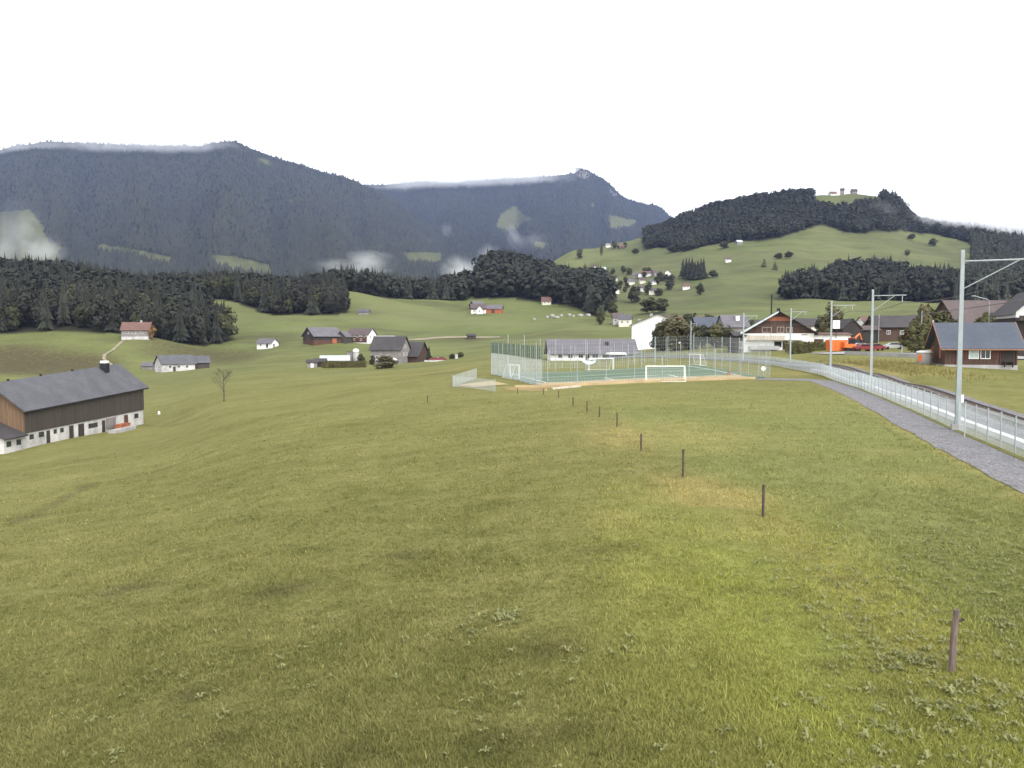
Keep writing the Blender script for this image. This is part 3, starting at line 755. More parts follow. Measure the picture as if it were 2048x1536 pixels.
TREEMESH = {}
def tmesh(kind, k, m):
    key = (kind, k % len(TP[kind]), m)
    if key not in TREEMESH: TREEMESH[key] = mesh_of(kind + '_crown', TP[kind][key[1]], M[m])
    return TREEMESH[key]
TRUNKS = []
def scatter(pts, name, kindmix, hr, wr, mname, label):
    """one joined wood: pts (n,3)"""
    if not len(pts): return
    Vs = []; Fs = []; off = 0; r = np.random.default_rng(len(pts))
    kinds = r.random(len(pts)); n = len(pts)
    H = r.uniform(*hr, n); W = H*r.uniform(*wr, n); A = r.uniform(0, 6.28, n)
    for kd, lo, hi, sh, sw in kindmix:
        sel = np.nonzero((kinds >= lo) & (kinds < hi))[0]
        for v in range(len(TP[kd])):
            ii = sel[sel % len(TP[kd]) == v]
            if not len(ii): continue
            V, Fa = TP[kd][v]; ca, sa = np.cos(A[ii])[:, None], np.sin(A[ii])[:, None]; w = (W[ii]*sw)[:, None]
            x = (V[None, :, 0]*ca-V[None, :, 1]*sa)*w+pts[ii, 0][:, None]; y = (V[None, :, 0]*sa+V[None, :, 1]*ca)*w+pts[ii, 1][:, None]
            z = V[None, :, 2]*(H[ii]*sh)[:, None]+pts[ii, 2][:, None]
            Vs.append(np.stack([x, y, z], -1).reshape(-1, 3)); Fs.append((Fa[None]+np.arange(len(ii))[:, None, None]*len(V)+off).reshape(-1, 3)); off += len(ii)*len(V)
    o = npmesh(name, np.concatenate(Vs), np.concatenate(Fs), M[mname]); tag(o, label, 'wood', kind='stuff')

def sample_poly(poly, area, seed):
    """uniform points per square metre in a (px, Y) polygon"""
    r = np.random.default_rng(seed); P = np.array(poly, float); out = []
    x0, x1 = P[:, 0].min(), P[:, 0].max(); y0, y1 = P[:, 1].min(), P[:, 1].max()
    X0 = min((x0-CX)/F*y0, (x0-CX)/F*y1); X1 = max((x1-CX)/F*y0, (x1-CX)/F*y1)
    n = int((X1-X0)*(y1-y0)/area); x = r.uniform(X0, X1, n); y = r.uniform(y0, y1, n)
    k = inpoly(px_of(x, y), y, poly); x, y = x[k], y[k]
    return np.stack([x, y, G(x, y)], -1)

def single_tree(kind, k, mname, loc, H, W=None, name=None, label=None, cat='tree', group=None):
    o = bpy.data.objects.new(name or 'tree', tmesh(kind, k, mname)); COL.objects.link(o)
    o.location = loc; W = W or H; o.scale = (W, W, H); o.rotation_euler = (0, 0, random.random()*6.28)
    return tag(o, label, cat, group)

def full_tree(px, Y, H, W, mname, label, k=0, kind='garden', name='broadleaf_tree', group=None, loc=None):
    loc = loc or gp(px, Y)
    if not TRUNKS:
        for s in range(3): 
            t = trunk_mb(.62, .03, s).build('trunk', M['bark']); TRUNKS.append(t.data); bpy.data.objects.remove(t)
    e = empty(name, loc, random.random()*6.28, label, 'tree', group)
    for nm, me in (('trunk', TRUNKS[k % 3]), ('crown', tmesh(kind, k, mname))):
        o = bpy.data.objects.new(nm, me); COL.objects.link(o); o.parent = e; o.scale = (W, W, H)
    return e

def make_woods():
    deftrees()
    L = sample_poly(WOODS['left'], 34, 1); L = L[np.argsort(L[:, 1] - .0*L[:, 0])]
    ppx = px_of(L[:, 0], L[:, 1]); vis = (ppx > -60)
    near = L[vis][:225]; rest = np.concatenate([L[vis][225:], L[~vis]])
    S2 = sample_poly(WOODS['second'], 30, 2); S2 = S2[np.argsort(S2[:, 1])]
    i = 0
    for P, grp, lab in ((near, 'front trees of the dark wood on the left', 'wood behind the grassy knoll'), (S2[:140], 'front trees of the second dark wood', 'second wood above the sloping meadow')):
        for x, y, z in P:
            u = random.random()
            if u < .48:
                single_tree('spruce', i, 'spruce', (x, y, z), random.uniform(17, 26), random.uniform(20, 27), 'spruce_tree', 'dark spruce packed in the ' + lab, 'tree', 'spruces in the ' + grp)
            else:
                h = random.uniform(13, 21)
                single_tree('broad', i, random.choice(('wood_leaf', 'wood_leaf', 'leaf_dark')), (x, y, z), h, h*random.uniform(.8, 1.0), 'broadleaf_tree', 'round brownish broadleaf tree in the ' + lab, 'tree', 'broadleaf trees in the ' + grp)
            i += 1
    mixw = [('slim', 0, .5, 1, 1), ('farbroad', .5, 1, .85, 1.0)]
    scatter(rest, 'wood', mixw, (18, 26), (.95, 1.15), 'spruce', 'rear trees of the dark wood on the left')
    scatter(S2[140:], 'wood', mixw, (18, 26), (.95, 1.15), 'spruce', 'rear trees of the second dark wood above the meadow')
    scatter(sample_poly(WOODS['middle'], 42, 3), 'wood', [('slim', 0, .5, 1, 1), ('farbroad', .5, 1, .85, 1.0)], (17, 25), (.95, 1.2), 'spruce', 'dark wood along the crest beyond the middle meadow')
    scatter(sample_poly(WOODS['valley'], 52, 4), 'wood', [('slim', 0, .4, 1, 1), ('farbroad', .4, 1, .9, 1.05)], (18, 31), (.95, 1.25), 'spruce', 'mixed wood filling the valley left of the hillside village')
    scatter(sample_poly(WOODS['right'], 40, 5), 'wood', [('slim', 0, .5, 1, 1), ('farbroad', .5, 1, .85, 1.0)], (17, 26), (.95, 1.2), 'spruce', 'dark wood on the hillside behind the railway masts')
    scatter(sample_poly(WOODS['farright'], 75, 6), 'wood', [('slim', 0, .6, 1, 1), ('farbroad', .6, 1, .8, .95)], (17, 26), (.95, 1.2), 'farspruce', 'wood climbing the slope at the right edge')
    r = np.random.default_rng(9); n = 13000
    x = r.uniform(180, 900, n); y = r.uniform(1130, 1570, n); z = G(x, y); k = crest_mask(px_of(x, y), y, x, z)
    P = np.stack([x, y, z], -1)[k][:3600]
    scatter(P, 'wood', [('slim', 0, .25, 1, 1), ('farbroad', .25, 1, .85, 1.1)], (13, 22), (1.0, 1.35), 'farspruce', 'forest capping the right hill below the hilltop houses')

# ------------------------------------------------------------------ railway
def make_railway():
    fl = resample(FENCE, 1.0)
    inner = offset(FENCE, -.25); outer = offset(FENCE, -2.75)
    # the path leaves the fence near the pitch and swings round to its corner
    a = resample(FENCE[FENCE[:, 1] < 100], 1.0)
    Rg = list(offset(a, -.3)); Lf = list(offset(a, -2.75))
    for (x1, y1), (x2, y2) in (((38.6,102.5),(36.2,101.2)), ((38.2,104.5),(35.4,102.6)), ((37.2,106.4),(34.2,103.9)), ((35.6,108),(32.8,105.2)), ((33.8,108.9),(31.4,106.2))):
        Rg.append(np.array((x1, y1))); Lf.append(np.array((x2, y2)))
    Lf = [q+np.array((.035*math.sin(i*1.7)+.04*math.sin(i*.61+1)+random.gauss(0,.03), 0)) for i, q in enumerate(Lf)]
    strip('gravel_path', Lf, Rg, M['gravel'], .025, 7, 'grey gravel path running beside the railway fence')
    strip('grass_verge', offset(resample(FENCE, 1.0), -.3), offset(resample(FENCE, 1.0), .12), M['meadow'], .04, 3, 'dark weedy strip under the railway fence')
    # ballast bed with sloping shoulders
    line = resample(offset(FENCE, 3.6), 1.0); prof = [(-2.3,.05),(-1.55,.32),(1.55,.32),(2.3,.05)]
    nrm = offset(line, 1.0)-line; V = []
    zb = G(line[:, 0], line[:, 1])
    for i in range(len(line)):
        for d, h in prof: q = line[i]+nrm[i]*d; V.append((q[0], q[1], zb[i]+h))
    q = np.arange(len(V)).reshape(-1, 4)
    Fa = np.stack([q[:-1, :-1], q[:-1, 1:], q[1:, 1:], q[1:, :-1]], -1).reshape(-1, 4)
    tag(npmesh('track_bed', np.array(V), Fa, M['ballast']), 'grey ballast bed of the railway', kind='structure')
    tr = empty('railway_track', (line[20][0], line[20][1], zb[20]), 0, 'single railway track on grey ballast curving behind the fence', 'railway track')
    off = Vector(tr.location)
    for s in (-.5, .5):
        mb = MB(); ln = line+nrm*s
        for i in range(0, len(line)-1):
            A, B = [Vector((ln[j][0], ln[j][1], zb[j]+.40)) for j in (i, i+1)]; w = Vector((nrm[i][0], nrm[i][1], 0))*.035; d = Vector((0, 0, .15))
            mb.hexa([A-w-d, A+w-d, B+w-d, B-w-d], [A-w+d*.6, A+w+d*.6, B+w+d*.6, B-w+d*.6])
        r = mb.build('rail', M['rail'], tr); r.location = -off
    mb = MB(); sl = resample(line, .65); ns = offset(sl, 1.0)-sl; zs = G(sl[:, 0], sl[:, 1])
    for i in range(len(sl)):
        n = Vector((ns[i][0], ns[i][1], 0)); t = Vector((-n.y, n.x, 0)); c = Vector((sl[i][0], sl[i][1], zs[i]+.30))
        b = [c-n*.9-t*.11, c+n*.9-t*.11, c+n*.9+t*.11, c-n*.9+t*.11]; mb.hexa(b, [v+Vector((0,0,.07)) for v in b])
    s = mb.build('sleepers', M['sleeper'], tr); s.location = -off; s['kind'] = 'stuff'
    # concrete cable duct between the fence and the track
    dl = resample(offset(FENCE[8:], 1.15), 1.0); nd = offset(dl, 1.0)-dl; zd = G(dl[:, 0], dl[:, 1]); mb = MB()
    for i in range(min(120, len(dl)-1)):
        A, B = [Vector((dl[j][0], dl[j][1], zd[j])) for j in (i, i+1)]; w = Vector((nd[i][0], nd[i][1], 0))*.2; B = B - (B-A)*.015
        mb.hexa([A-w, A+w, B+w, B-w], [v+Vector((0,0,.30)) for v in (A-w, A+w, B+w, B-w)])
    tag(mb.build('cable_duct', M['duct']), 'pale concrete cable duct running along the railway behind the mesh fence', 'cable duct')
    # mesh fence
    fp = resample(FENCE[5:], 2.03); zf = G(fp[:, 0], fp[:, 1]); Hf = 1.62
    fe = empty('mesh_fence', (fp[0][0], fp[0][1], zf[0]), 0, 'long galvanised mesh fence between the gravel path and the railway', 'fence'); off = Vector(fe.location)
    pm = MB().tube([(0,0,-.1),(0,0,Hf+.08)], .034, 8).build('post', M['galv'], fe)
    for i in range(min(98, len(fp))):
        o = pm if i == 0 else pm.copy()
        if i: COL.objects.link(o); o.parent = fe
        o.location = Vector((fp[i][0], fp[i][1], zf[i]))-off
    mb = MB(); V = []; Fa = []
    fw = resample(FENCE[5:], .065); nf = offset(fw, 1.0)-fw; zw = G(fw[:, 0], fw[:, 1]); n = len(fw); w = .0043
    t = np.gradient(fw, axis=0); t /= np.linalg.norm(t, axis=1, keepdims=True)
    # three sided vertical wires
    an = np.array([0, 2.094, 4.189]); ring = (np.cos(an)[None, :, None]*nf[:, None, :]+np.sin(an)[None, :, None]*t[:, None, :])*w
    lo = np.concatenate([fw[:, None, :]+ring, np.repeat((zw+.04)[:, None, None], 3, 1)], -1); hi = lo.copy(); hi[..., 2] += Hf-.06
    V = np.concatenate([lo, hi], 1).reshape(-1, 3); f = np.array([(0,1,4,3),(1,2,5,4),(2,0,3,5)]); Fa = (f[None]+np.arange(n)[:, None, None]*6).reshape(-1, 4)
    hl = resample(FENCE[5:], 1.0); zh = G(hl[:, 0], hl[:, 1]); nh = offset(hl, 1.0)-hl
    VV = [V]; FF = [Fa]; o0 = len(V)
    for k in range(9):
        h = .05+k*.193; nn = len(hl)
        P = np.stack([np.concatenate([hl+nh*a*w*1.2, (zh+h+b*w*1.2)[:, None]], 1) for a, b in ((1, 0), (-.5, .87), (-.5, -.87))], 1).reshape(-1, 3)
        q = np.arange(nn*3).reshape(nn, 3)+o0
        for j in range(3): FF.append(np.stack([q[:-1, j], q[:-1, (j+1) % 3], q[1:, (j+1) % 3], q[1:, j]], -1))
        VV.append(P); o0 += len(P)
    m = npmesh('mesh', np.concatenate(VV)-np.array(off), np.concatenate(FF), M['wire'], parent=fe)
    for py_, px_ in ((875,1949),):   # brace beside the first mast
        i = int(np.argmin(abs(px_of(fp[:, 0], fp[:, 1])-1949)))
        A = Vector((fp[i][0], fp[i][1], zf[i])); T = Vector((fp[i+1][0]-fp[i][0], fp[i+1][1]-fp[i][1], 0)).normalized(); nn = Vector((T.y, -T.x, 0))
        MB().tube([A-nn*.5-off+Vector((0,0,-.05)), A+T*1.9-off-nn*.04+Vector((0,0,Hf-.05))], .03, 6).build('brace', M['galv'], fe)
    # catenary masts
    mz = [(1919,44.0,'nearest and tallest catenary mast beside the mesh fence, white plate at its foot'),(1742.5,80,'second catenary mast from the viewer, standing before the grass bank'),
          (1661,108,'third catenary mast from the viewer, in front of the orange skip'),(1580,141,'slender catenary mast in front of the chalet hedge'),(1486,160,'far grey catenary mast rising behind the right side of the football pitch'),(1381,188,'farthest catenary mast, before the big tree by the white house')]
    arms = []
    for i, (px, Y, lab) in enumerate(mz):
        loc = gp(px, Y); H = 9.85 if i < 3 else (9.9, 9.6, 8.6)[i-3]
        d = np.array([loc.x, loc.y]); j = int(np.argmin(np.hypot(*(line-d).T))); to = Vector((line[j][0]-loc.x, line[j][1]-loc.y, 0)); L = max(to.length, 2.6); to.normalize()
        if i >= 3: to = Vector((1, .1, 0)).normalized() if i == 3 else to
        e = empty('catenary_mast', loc, math.atan2(to.y, to.x), lab, 'railway mast', 'catenary masts along the railway')
        mb = MB()  # H-section pole: two flanges and a web, tapering
        for sy in (-1, 1):
            mb.hexa([(-.13,sy*.125-.012,-.1),(.13,sy*.125-.012,-.1),(.13,sy*.125+.012,-.1),(-.13,sy*.125+.012,-.1)], [(-.09,sy*.095-.012,H),(.09,sy*.095-.012,H),(.09,sy*.095+.012,H),(-.09,sy*.095+.012,H)])
        mb.hexa([(-.012,-.112,-.1),(.012,-.112,-.1),(.012,.112,-.1),(-.012,.112,-.1)], [(-.012,-.082,H),(.012,-.082,H),(.012,.082,H),(-.012,.082,H)])
        mb.build('pole', M['galv'], e)
        MB().box(0,0,.1,.6,.6,.5).build('footing', M['concrete'], e)
        za = H-.62
        MB().tube([(.05,0,za),(L+.35,0,za+.02)], .05, 6).build('cantilever_arm', M['galv'], e)
        MB().tube([(.05,0,za-1.5),(L*.75,0,za)], .035, 6).build('strut', M['galv'], e)
        MB().lathe([(.02,0),(.05,-.1),(.03,-.2),(.05,-.3),(.03,-.4),(.05,-.5),(.02,-.62)], 8, (L,0,za-.04)).build('insulator', M['concrete'], e)
        if i == 0: MB().box(.1,.16,1.75,.02,.22,.42,Matrix.Rotation(R(-50),4,'Z')).build('number_plate', M['signwhite'], e)
        arms.append(loc+to*L+Vector((0,0,za-.7)))
    arms = [Vector((arms[0].x*.4+5.5, -6, arms[0].z+.1))]+arms
    for nm, dz, sag, lab in (('messenger_wire',0,.45,'upper overhead wire sagging from mast to mast above the railway'),('contact_wire',-1.35,.05,'lower overhead contact wire strung level above the railway')):
        pts = []
        for A, B in zip(arms[:-1], arms[1:]):
            for k in range(9):
                t = k/9; q = A.lerp(B, t); q.z += dz-4*sag*t*(1-t); pts.append(q)
        tag(MB().tube(pts, .028, 5).build(nm, M['dark_wire']), lab, 'wire')

# ------------------------------------------------------------------ meadow fence posts
def make_posts():
    txt = ['leaning weathered wooden post with black insulator, nearest to the viewer','brown wooden post beside the tan dry patch','thin dark wooden post behind the tan dry patch','short dark post, fourth from the viewer in the meadow row',
           'dark post, fifth from the viewer in the meadow row','brown post, sixth from the viewer in the meadow row','small grey post, seventh from the viewer in the meadow row','small dark post just below the pitch sand strip','dark stub post below the corner of the tall net','small brown post in front of the tan timber edging','small yellowish post between the meadow row and the pitch','lone small yellowish stake out in the meadow, left of the pitch']
    for i, (px, py, lean, h) in enumerate(POSTS):
        loc = hit(px, py); h *= (1.0 if i else 1.0); r = random.Random(i); w = .047 if i == 0 else .04
        e = empty('fence_post', loc, r.random(), txt[i], 'post', 'wooden posts across the meadow')
        mb = MB(); pts = []
        n = 8; rings = []
        for z in (-.1, .15*h, .5*h, .85*h, h):
            rings.append([(w*(1+.14*math.sin(3*k+i+z*7))*math.cos(6.2832*k/n)+lean*z*math.cos(-e.rotation_euler.z), w*(1+.14*math.cos(2*k+i+z*5))*math.sin(6.2832*k/n)+lean*z*math.sin(-e.rotation_euler.z), z+(r.uniform(-.02,.02) if z == h else 0)) for k in range(n)])
        mb.add([v for q in rings for v in q], [(a*n+k, a*n+(k+1) % n, (a+1)*n+(k+1) % n, (a+1)*n+k) for a in range(4) for k in range(n)]+[tuple(4*n+k for k in range(n))])
        mb.build('stake', M['near_post'] if i == 0 else M['post_wood'] if i < 8 else M['grey_wood'], e)
        if i == 0:
            a = -e.rotation_euler.z; o = Vector((lean*h*.83*math.cos(a), lean*h*.83*math.sin(a), h*.83))
            MB().tube([o, o+Vector((.085*math.cos(a), .085*math.sin(a), .0)), o+Vector((.115*math.cos(a), .115*math.sin(a), .03))], [.012, .018, .02], 6).build('insulator', M['black'], e)

# ------------------------------------------------------------------ football pitch
PQ = [(4.0,99.5),(35.0,110.0),(33.6,150.0),(-3.0,128.0)]
def pq(u, v):
    a, b, c, d = (np.array(q) for q in PQ); return a*(1-u)*(1-v)+b*u*(1-v)+c*u*v+d*(1-u)*v

def wires(mb, P0, P1, z0, z1, nh, nv, r=.006, sides=3):
    P0, P1 = Vector(P0), Vector(P1)
    for k in range(nv+1):
        q = P0.lerp(P1, k/nv); g = gz(q.x, q.y); mb.tube([(q.x,q.y,g+z0),(q.x,q.y,g+z1)], r, sides, False)
    for k in range(nh+1):
        z = z0+(z1-z0)*k/nh; pts = []
        for j in range(7):
            q = P0.lerp(P1, j/6); pts.append((q.x, q.y, gz(q.x, q.y)+z))
        mb.tube(pts, r, sides, False)

def goal(loc, rz, label, W=5.0, H=2.0, D=1.2):
    e = empty('football_goal', loc, rz, label, 'goal', 'white goals on the pitch'); r = .07
    for s in (-1, 1): MB().tube([(s*W/2,0,0),(s*W/2,0,H)], r, 8).build('post', M['goal_white'], e)
    MB().tube([(-W/2-r,0,H),(W/2+r,0,H)], r, 8).build('crossbar', M['goal_white'], e)
    mb = MB()
    for s in (-1, 1): mb.tube([(s*W/2,0,H),(s*W/2,.55,H-.05),(s*W/2,D,.05),(s*W/2,0,.05)], .03, 6)
    mb.tube([(-W/2,D,.05),(W/2,D,.05)], .03, 6); mb.build('back_frame', M['goal_white'], e)
    mb = MB(); n = 22
    for k in range(n+1):
        x = -W/2+W*k/n; mb.tube([(x,.05,H-.02),(x,.55,H-.07),(x,D-.05,.05)], .006, 3, False)
    for k in range(1, 9):
        t = k/9; y = .55+(D-.6)*t; z = (H-.07)*(1-t)+.05*t; mb.tube([(-W/2,y,z),(W/2,y,z)], .006, 3, False)
    for s in (-1, 1):
        for k in range(1, 8):
            z = H*k/8; mb.tube([(s*W/2,.03,z),(s*W/2,D-.62*z/H,z)], .006, 3, False)
    mb.build('net', M['net'], e)

def make_pitch():
    n = 40; V = []
    for j in range(n+1):
        for i in range(n+1): q = pq(i/n, j/n); V.append((q[0], q[1], gz(*q)+.10))
    g = np.arange(len(V)).reshape(n+1, n+1)
    Fa = np.stack([g[:-1,:-1], g[:-1,1:], g[1:,1:], g[1:,:-1]], -1).reshape(-1, 4)
    tag(npmesh('football_pitch', np.array(V), Fa, M['turf'], True), 'small green artificial turf pitch', kind='structure')
    mb = MB()
    def ln(u1, v1, u2, v2, w=.10):
        for k in range(20):
            a = pq(u1+(u2-u1)*k/20, v1+(v2-v1)*k/20); b = pq(u1+(u2-u1)*(k+1)/20, v1+(v2-v1)*(k+1)/20); d = b-a; d = d/np.linalg.norm(d); q = np.array([-d[1], d[0]])*w
            mb.add([(p_[0], p_[1], gz(*p_)+.118) for p_ in (a-q, a+q, b+q, b-q)], [(3,2,1,0)])
    for a in ((.06,.2,.94,.2),(.06,.9,.94,.9),(.06,.2,.06,.9),(.94,.2,.94,.9),(.06,.55,.94,.55),(.35,.2,.35,.34),(.65,.2,.65,.34),(.35,.34,.65,.34)): ln(*a)
    tag(mb.build('pitch_markings', M['goal_white']), 'white lines on the pitch', kind='structure')
    # tan strip with plank edging along the near side
    u0, u1 = -.0, .93
    A = [pq(u, -.02) for u in np.linspace(u0, u1, 40)]; B = [pq(u, .13) for u in np.linspace(u0, u1, 40)]
    strip('sand_strip', A, B, M['sand'], .125, 4, 'tan sand strip along the near edge of the pitch')
    for (u, v, uu, vv, h, lab) in ((0,-.025,.93,-.025,.28,'low pale plank edging in front of the sand strip'),(-.0,.135,.93,.135,.22,'low plank edging between the sand strip and green turf')):
        mb = MB()
        for k in range(16):
            a = pq(u+(uu-u)*k/16, v+(vv-v)*k/16); b = pq(u+(uu-u)*(k+.985)/16, v+(vv-v)*(k+.985)/16); d = b-a; d = d/np.linalg.norm(d); q = np.array([-d[1], d[0]])*.06
            pts = [(p_[0], p_[1], gz(*p_)) for p_ in (a-q, b-q, b+q, a+q)]; mb.hexa(pts, [(x, y, z+h) for x, y, z in pts])
        tag(mb.build('plank_edging', M['plank']), lab, 'edging')
    for k, (a, b, dz, lab) in enumerate((((1012,780),(1093,782),.35,'tan timber baulk lying left of the sand strip'),((1030,775),(1120,775),.3,'upper tan timber baulk behind the left plank'),((1105,779),(1160,774),.22,'short pale board lying at the pitch corner'))):
        p0, p1 = hit(*a), hit(*b); d = (p1-p0); q = Vector((-d.y, d.x, 0)).normalized()*.14
        tag(MB().hexa([p0-q, p1-q, p1+q, p0+q], [v+Vector((0,0,dz)) for v in (p0-q, p1-q, p1+q, p0+q)]).build('timber_baulk', M['plank'] if k < 2 else M['pale_wood']), lab, 'timber')
    # sandy jump pit left of the fence
    c = hit(990, 768); A = [np.array((c.x-2.6+.35*k, c.y-4.6+.2*k)) for k in range(14)]; B = [q+np.array((-2.6, 7.5)) for q in A]
    strip('sand_strip', A, B, M['sand'], .06, 6, 'tan patch of bare ground left of the tall net')
    # goals
    goal(hit(1330, 763), R(178)+0, 'white goal at the near edge of the pitch, facing the viewer')
    gA = hit(1029, 757, 60); goal(gA, R(105), 'white goal behind the tall net at the left side of the pitch')
    goal(Vector((33.2, 146, gz(33.2, 146)+.1)), R(-80), 'white goal at the far right corner of the pitch')
    gF = pq(.5, .985); goal(Vector((gF[0], gF[1], gz(*gF)+.1)), R(28), 'white goal on the far side of the pitch, under the pale blue tarp')
    # tall ball-stop fences
    def ballfence(P, H, label, step, dark=None, rodr=.008, hh=8, net=True, low=0, vstep=.45):
        base = Vector((P[0][0], P[0][1], gz(*P[0]))); e = empty('ball_stop_fence', base, 0, label, 'fence', 'ball stop fences around the pitch')
        for (x0, y0), (x1, y1) in zip(P[:-1], P[1:]):
            L = math.hypot(x1-x0, y1-y0); n = max(1, round(L/step))
            for k in range(n+(1 if (x1, y1) == tuple(P[-1]) else 0)):
                t = k/n; x, y = x0+(x1-x0)*t, y0+(y1-y0)*t; hk = H*(1 if dark else random.choice((1, 1, .8, 1.12)))
                MB().tube([(x,y,gz(x,y)-.1),(x,y,gz(x,y)+hk)], .05, 8).build('post', M['galv'], e).location = -base
            mb = MB()
            wires(mb, (x0,y0,0), (x1,y1,0), .05, low or H*.97, hh, int(L/vstep), rodr)
            mb.build('mesh', M['wire'], e).location = -base
            if dark:
                mb = MB(); wires(mb, (x0,y0,0), (x1,y1,0), low+.03, H, 6, int(L/.48), .009)
                nv = int(L/.95)
                for k in range(nv+1):
                    q = Vector((x0,y0,0)).lerp(Vector((x1,y1,0)), k/nv); g = gz(q.x, q.y); mb.tube([(q.x,q.y,g+low),(q.x,q.y,g+H+.05)], .065, 4)
                mb.build('netting', M['green_wire'], e).location = -base
        return e
    a, b, c, d = [tuple(q) for q in PQ]
    ballfence([(3.7,99.6),(-3.3,128.2)], 5.0, 'tall fence at the left side of the pitch with dark netting on top', 2.6, dark=True, low=3.4, rodr=.0075, vstep=.13, hh=14)
    ballfence([(-3.3,128.6),(33.9,150.6)], 5.6, 'tall slim post fence along the far side of the pitch', 3.0)
    ballfence([(35.3,110.0),(34.0,150.4)], 5.4, 'tall slim post fence at the right side of the pitch', 4.4)
    ballfence([(4.4,99.1),(34.6,109.4)], 4.2, 'thin post fence along the near side of the pitch', 4.1, low=.9, hh=3)
    # far low fence behind
    ballfence([(2,152),(36,176)], 4.6, 'wire fence on thin poles beyond the pitch', 3.2, low=1.6, hh=5)
    # folded mesh panels left of the tall net
    A, B, C_ = hit(905, 774), hit(953, 757), hit(990, 784)
    for (p0, p1, h, lab) in ((A, B, 1.5, 'low mesh fence panel running away from the corner left of the pitch'), (A, C_, 1.35, 'low mesh panel facing the viewer left of the pitch')):
        e = empty('panel_fence', p0, 0, lab, 'fence panel', 'low mesh panels left of the pitch'); mb = MB(); wires(mb, p0, p1, .05, h, 10, int((p1-p0).length/.13), .007); mb.build('mesh', M['wire'], e).location = -Vector(e.location)
        for q in (p0, p1): MB().tube([q, q+Vector((0,0,h+.1))], .04, 6).build('post', M['galv'], e).location = -Vector(e.location)
    # pale blue tarp slung on the far fence
    q0, q1 = at(1160, 716, 136), at(1191, 722, 137); mb = MB(); n = 12; rows = []
    for k in range(n+1):
        t = k/n; c = q0.lerp(q1, t); s = 4*.55*t*(1-t); w = .28+.22*math.sin(math.pi*t); rows.append((Vector((c.x,c.y,c.z-s+w/2)), Vector((c.x,c.y-.06,c.z-s-w/2))))
    vs = [v for r in rows for v in r]; vs += [v+Vector((0,.03,0)) for v in vs]; m_ = 2*(n+1)
    fs = [(2*k,2*k+1,2*k+3,2*k+2) for k in range(n)]+[(m_+2*k+2,m_+2*k+3,m_+2*k+1,m_+2*k) for k in range(n)]
    tag(mb.add(vs, fs).build('tarp', M['tarp'], smooth=True), 'pale blue tarp sagging from the far side fence of the pitch', 'tarp')
    e = empty('round_sign', gp(1527, 118), 0, 'round white disc on a thin pole at the right corner of the pitch', 'sign')
    zz = zat(1527, 737, 118)-e.location.z
    MB().tube([(0,.05,0),(0,.05,zz)], .03, 6).build('pole', M['galv'], e)
    MB().add([(.33*math.cos(.3927*k), y, zz+.33*math.sin(.3927*k)) for y in (0, .04) for k in range(16)], [tuple(range(16)), tuple(range(31, 15, -1))]+[(k, (k+1) % 16+0, 16+(k+1) % 16, 16+k) for k in range(16)]).build('disc', M['signwhite'], e)
    hp = hit(1458, 752); bx = MB().box(0,0,.25,.35,.3,.5).box(.0,0,.62,.2,.2,.24)
    o = bx.build('wooden_stake', M['rust_trim']); o.location = hp; tag(o, 'small orange brown marker box standing on the sand strip', 'marker')

# ------------------------------------------------------------------ buildings
def window(parent, side, u, v, w, h, L, W, frame='white', pane='glass', shutters=None, b=.09):
    """framed window on a wall of a house; side f/b (long walls) l/r (gables)"""
    a, dist = {'f': (0, W/2), 'b': (math.pi, W/2), 'r': (math.pi/2, L/2), 'l': (-math.pi/2, L/2)}[side]
    Mx = Matrix.Rotation(a, 4, 'Z') @ Matrix.Translation((u, -dist, v))
    mb = MB()
    for (cx, cz, sx, sz) in ((-w/2-b/2,0,b,h+2*b),(w/2+b/2,0,b,h+2*b),(0,h/2+b/2,w,b),(0,-h/2-b/2,w,b),(0,0,b*.6,h)): mb.box(cx,-.035,cz,sx,.07,sz,Mx)
    o = mb.build('window', M[frame], parent)
    MB().box(0,-.012,0,w,.024,h,Mx).build('pane', M[pane], o)
    if shutters:
        for s in (-1, 1): MB().box(s*(w/2+b+.26),-.03,0,.46,.05,h+.1,Mx).build('shutter', M[shutters], parent)
    return o

def slab(mb, a, b, c, d, t):
    """roof plane a,b (eave) c,d (ridge) with thickness t"""
    a, b, c, d = (Vector(q) for q in (a, b, c, d)); n = (b-a).cross(d-a).normalized()*t
    if n.z < 0: n = -n
    mb.hexa([a, b, c, d], [q+n for q in (a, b, c, d)]); return mb

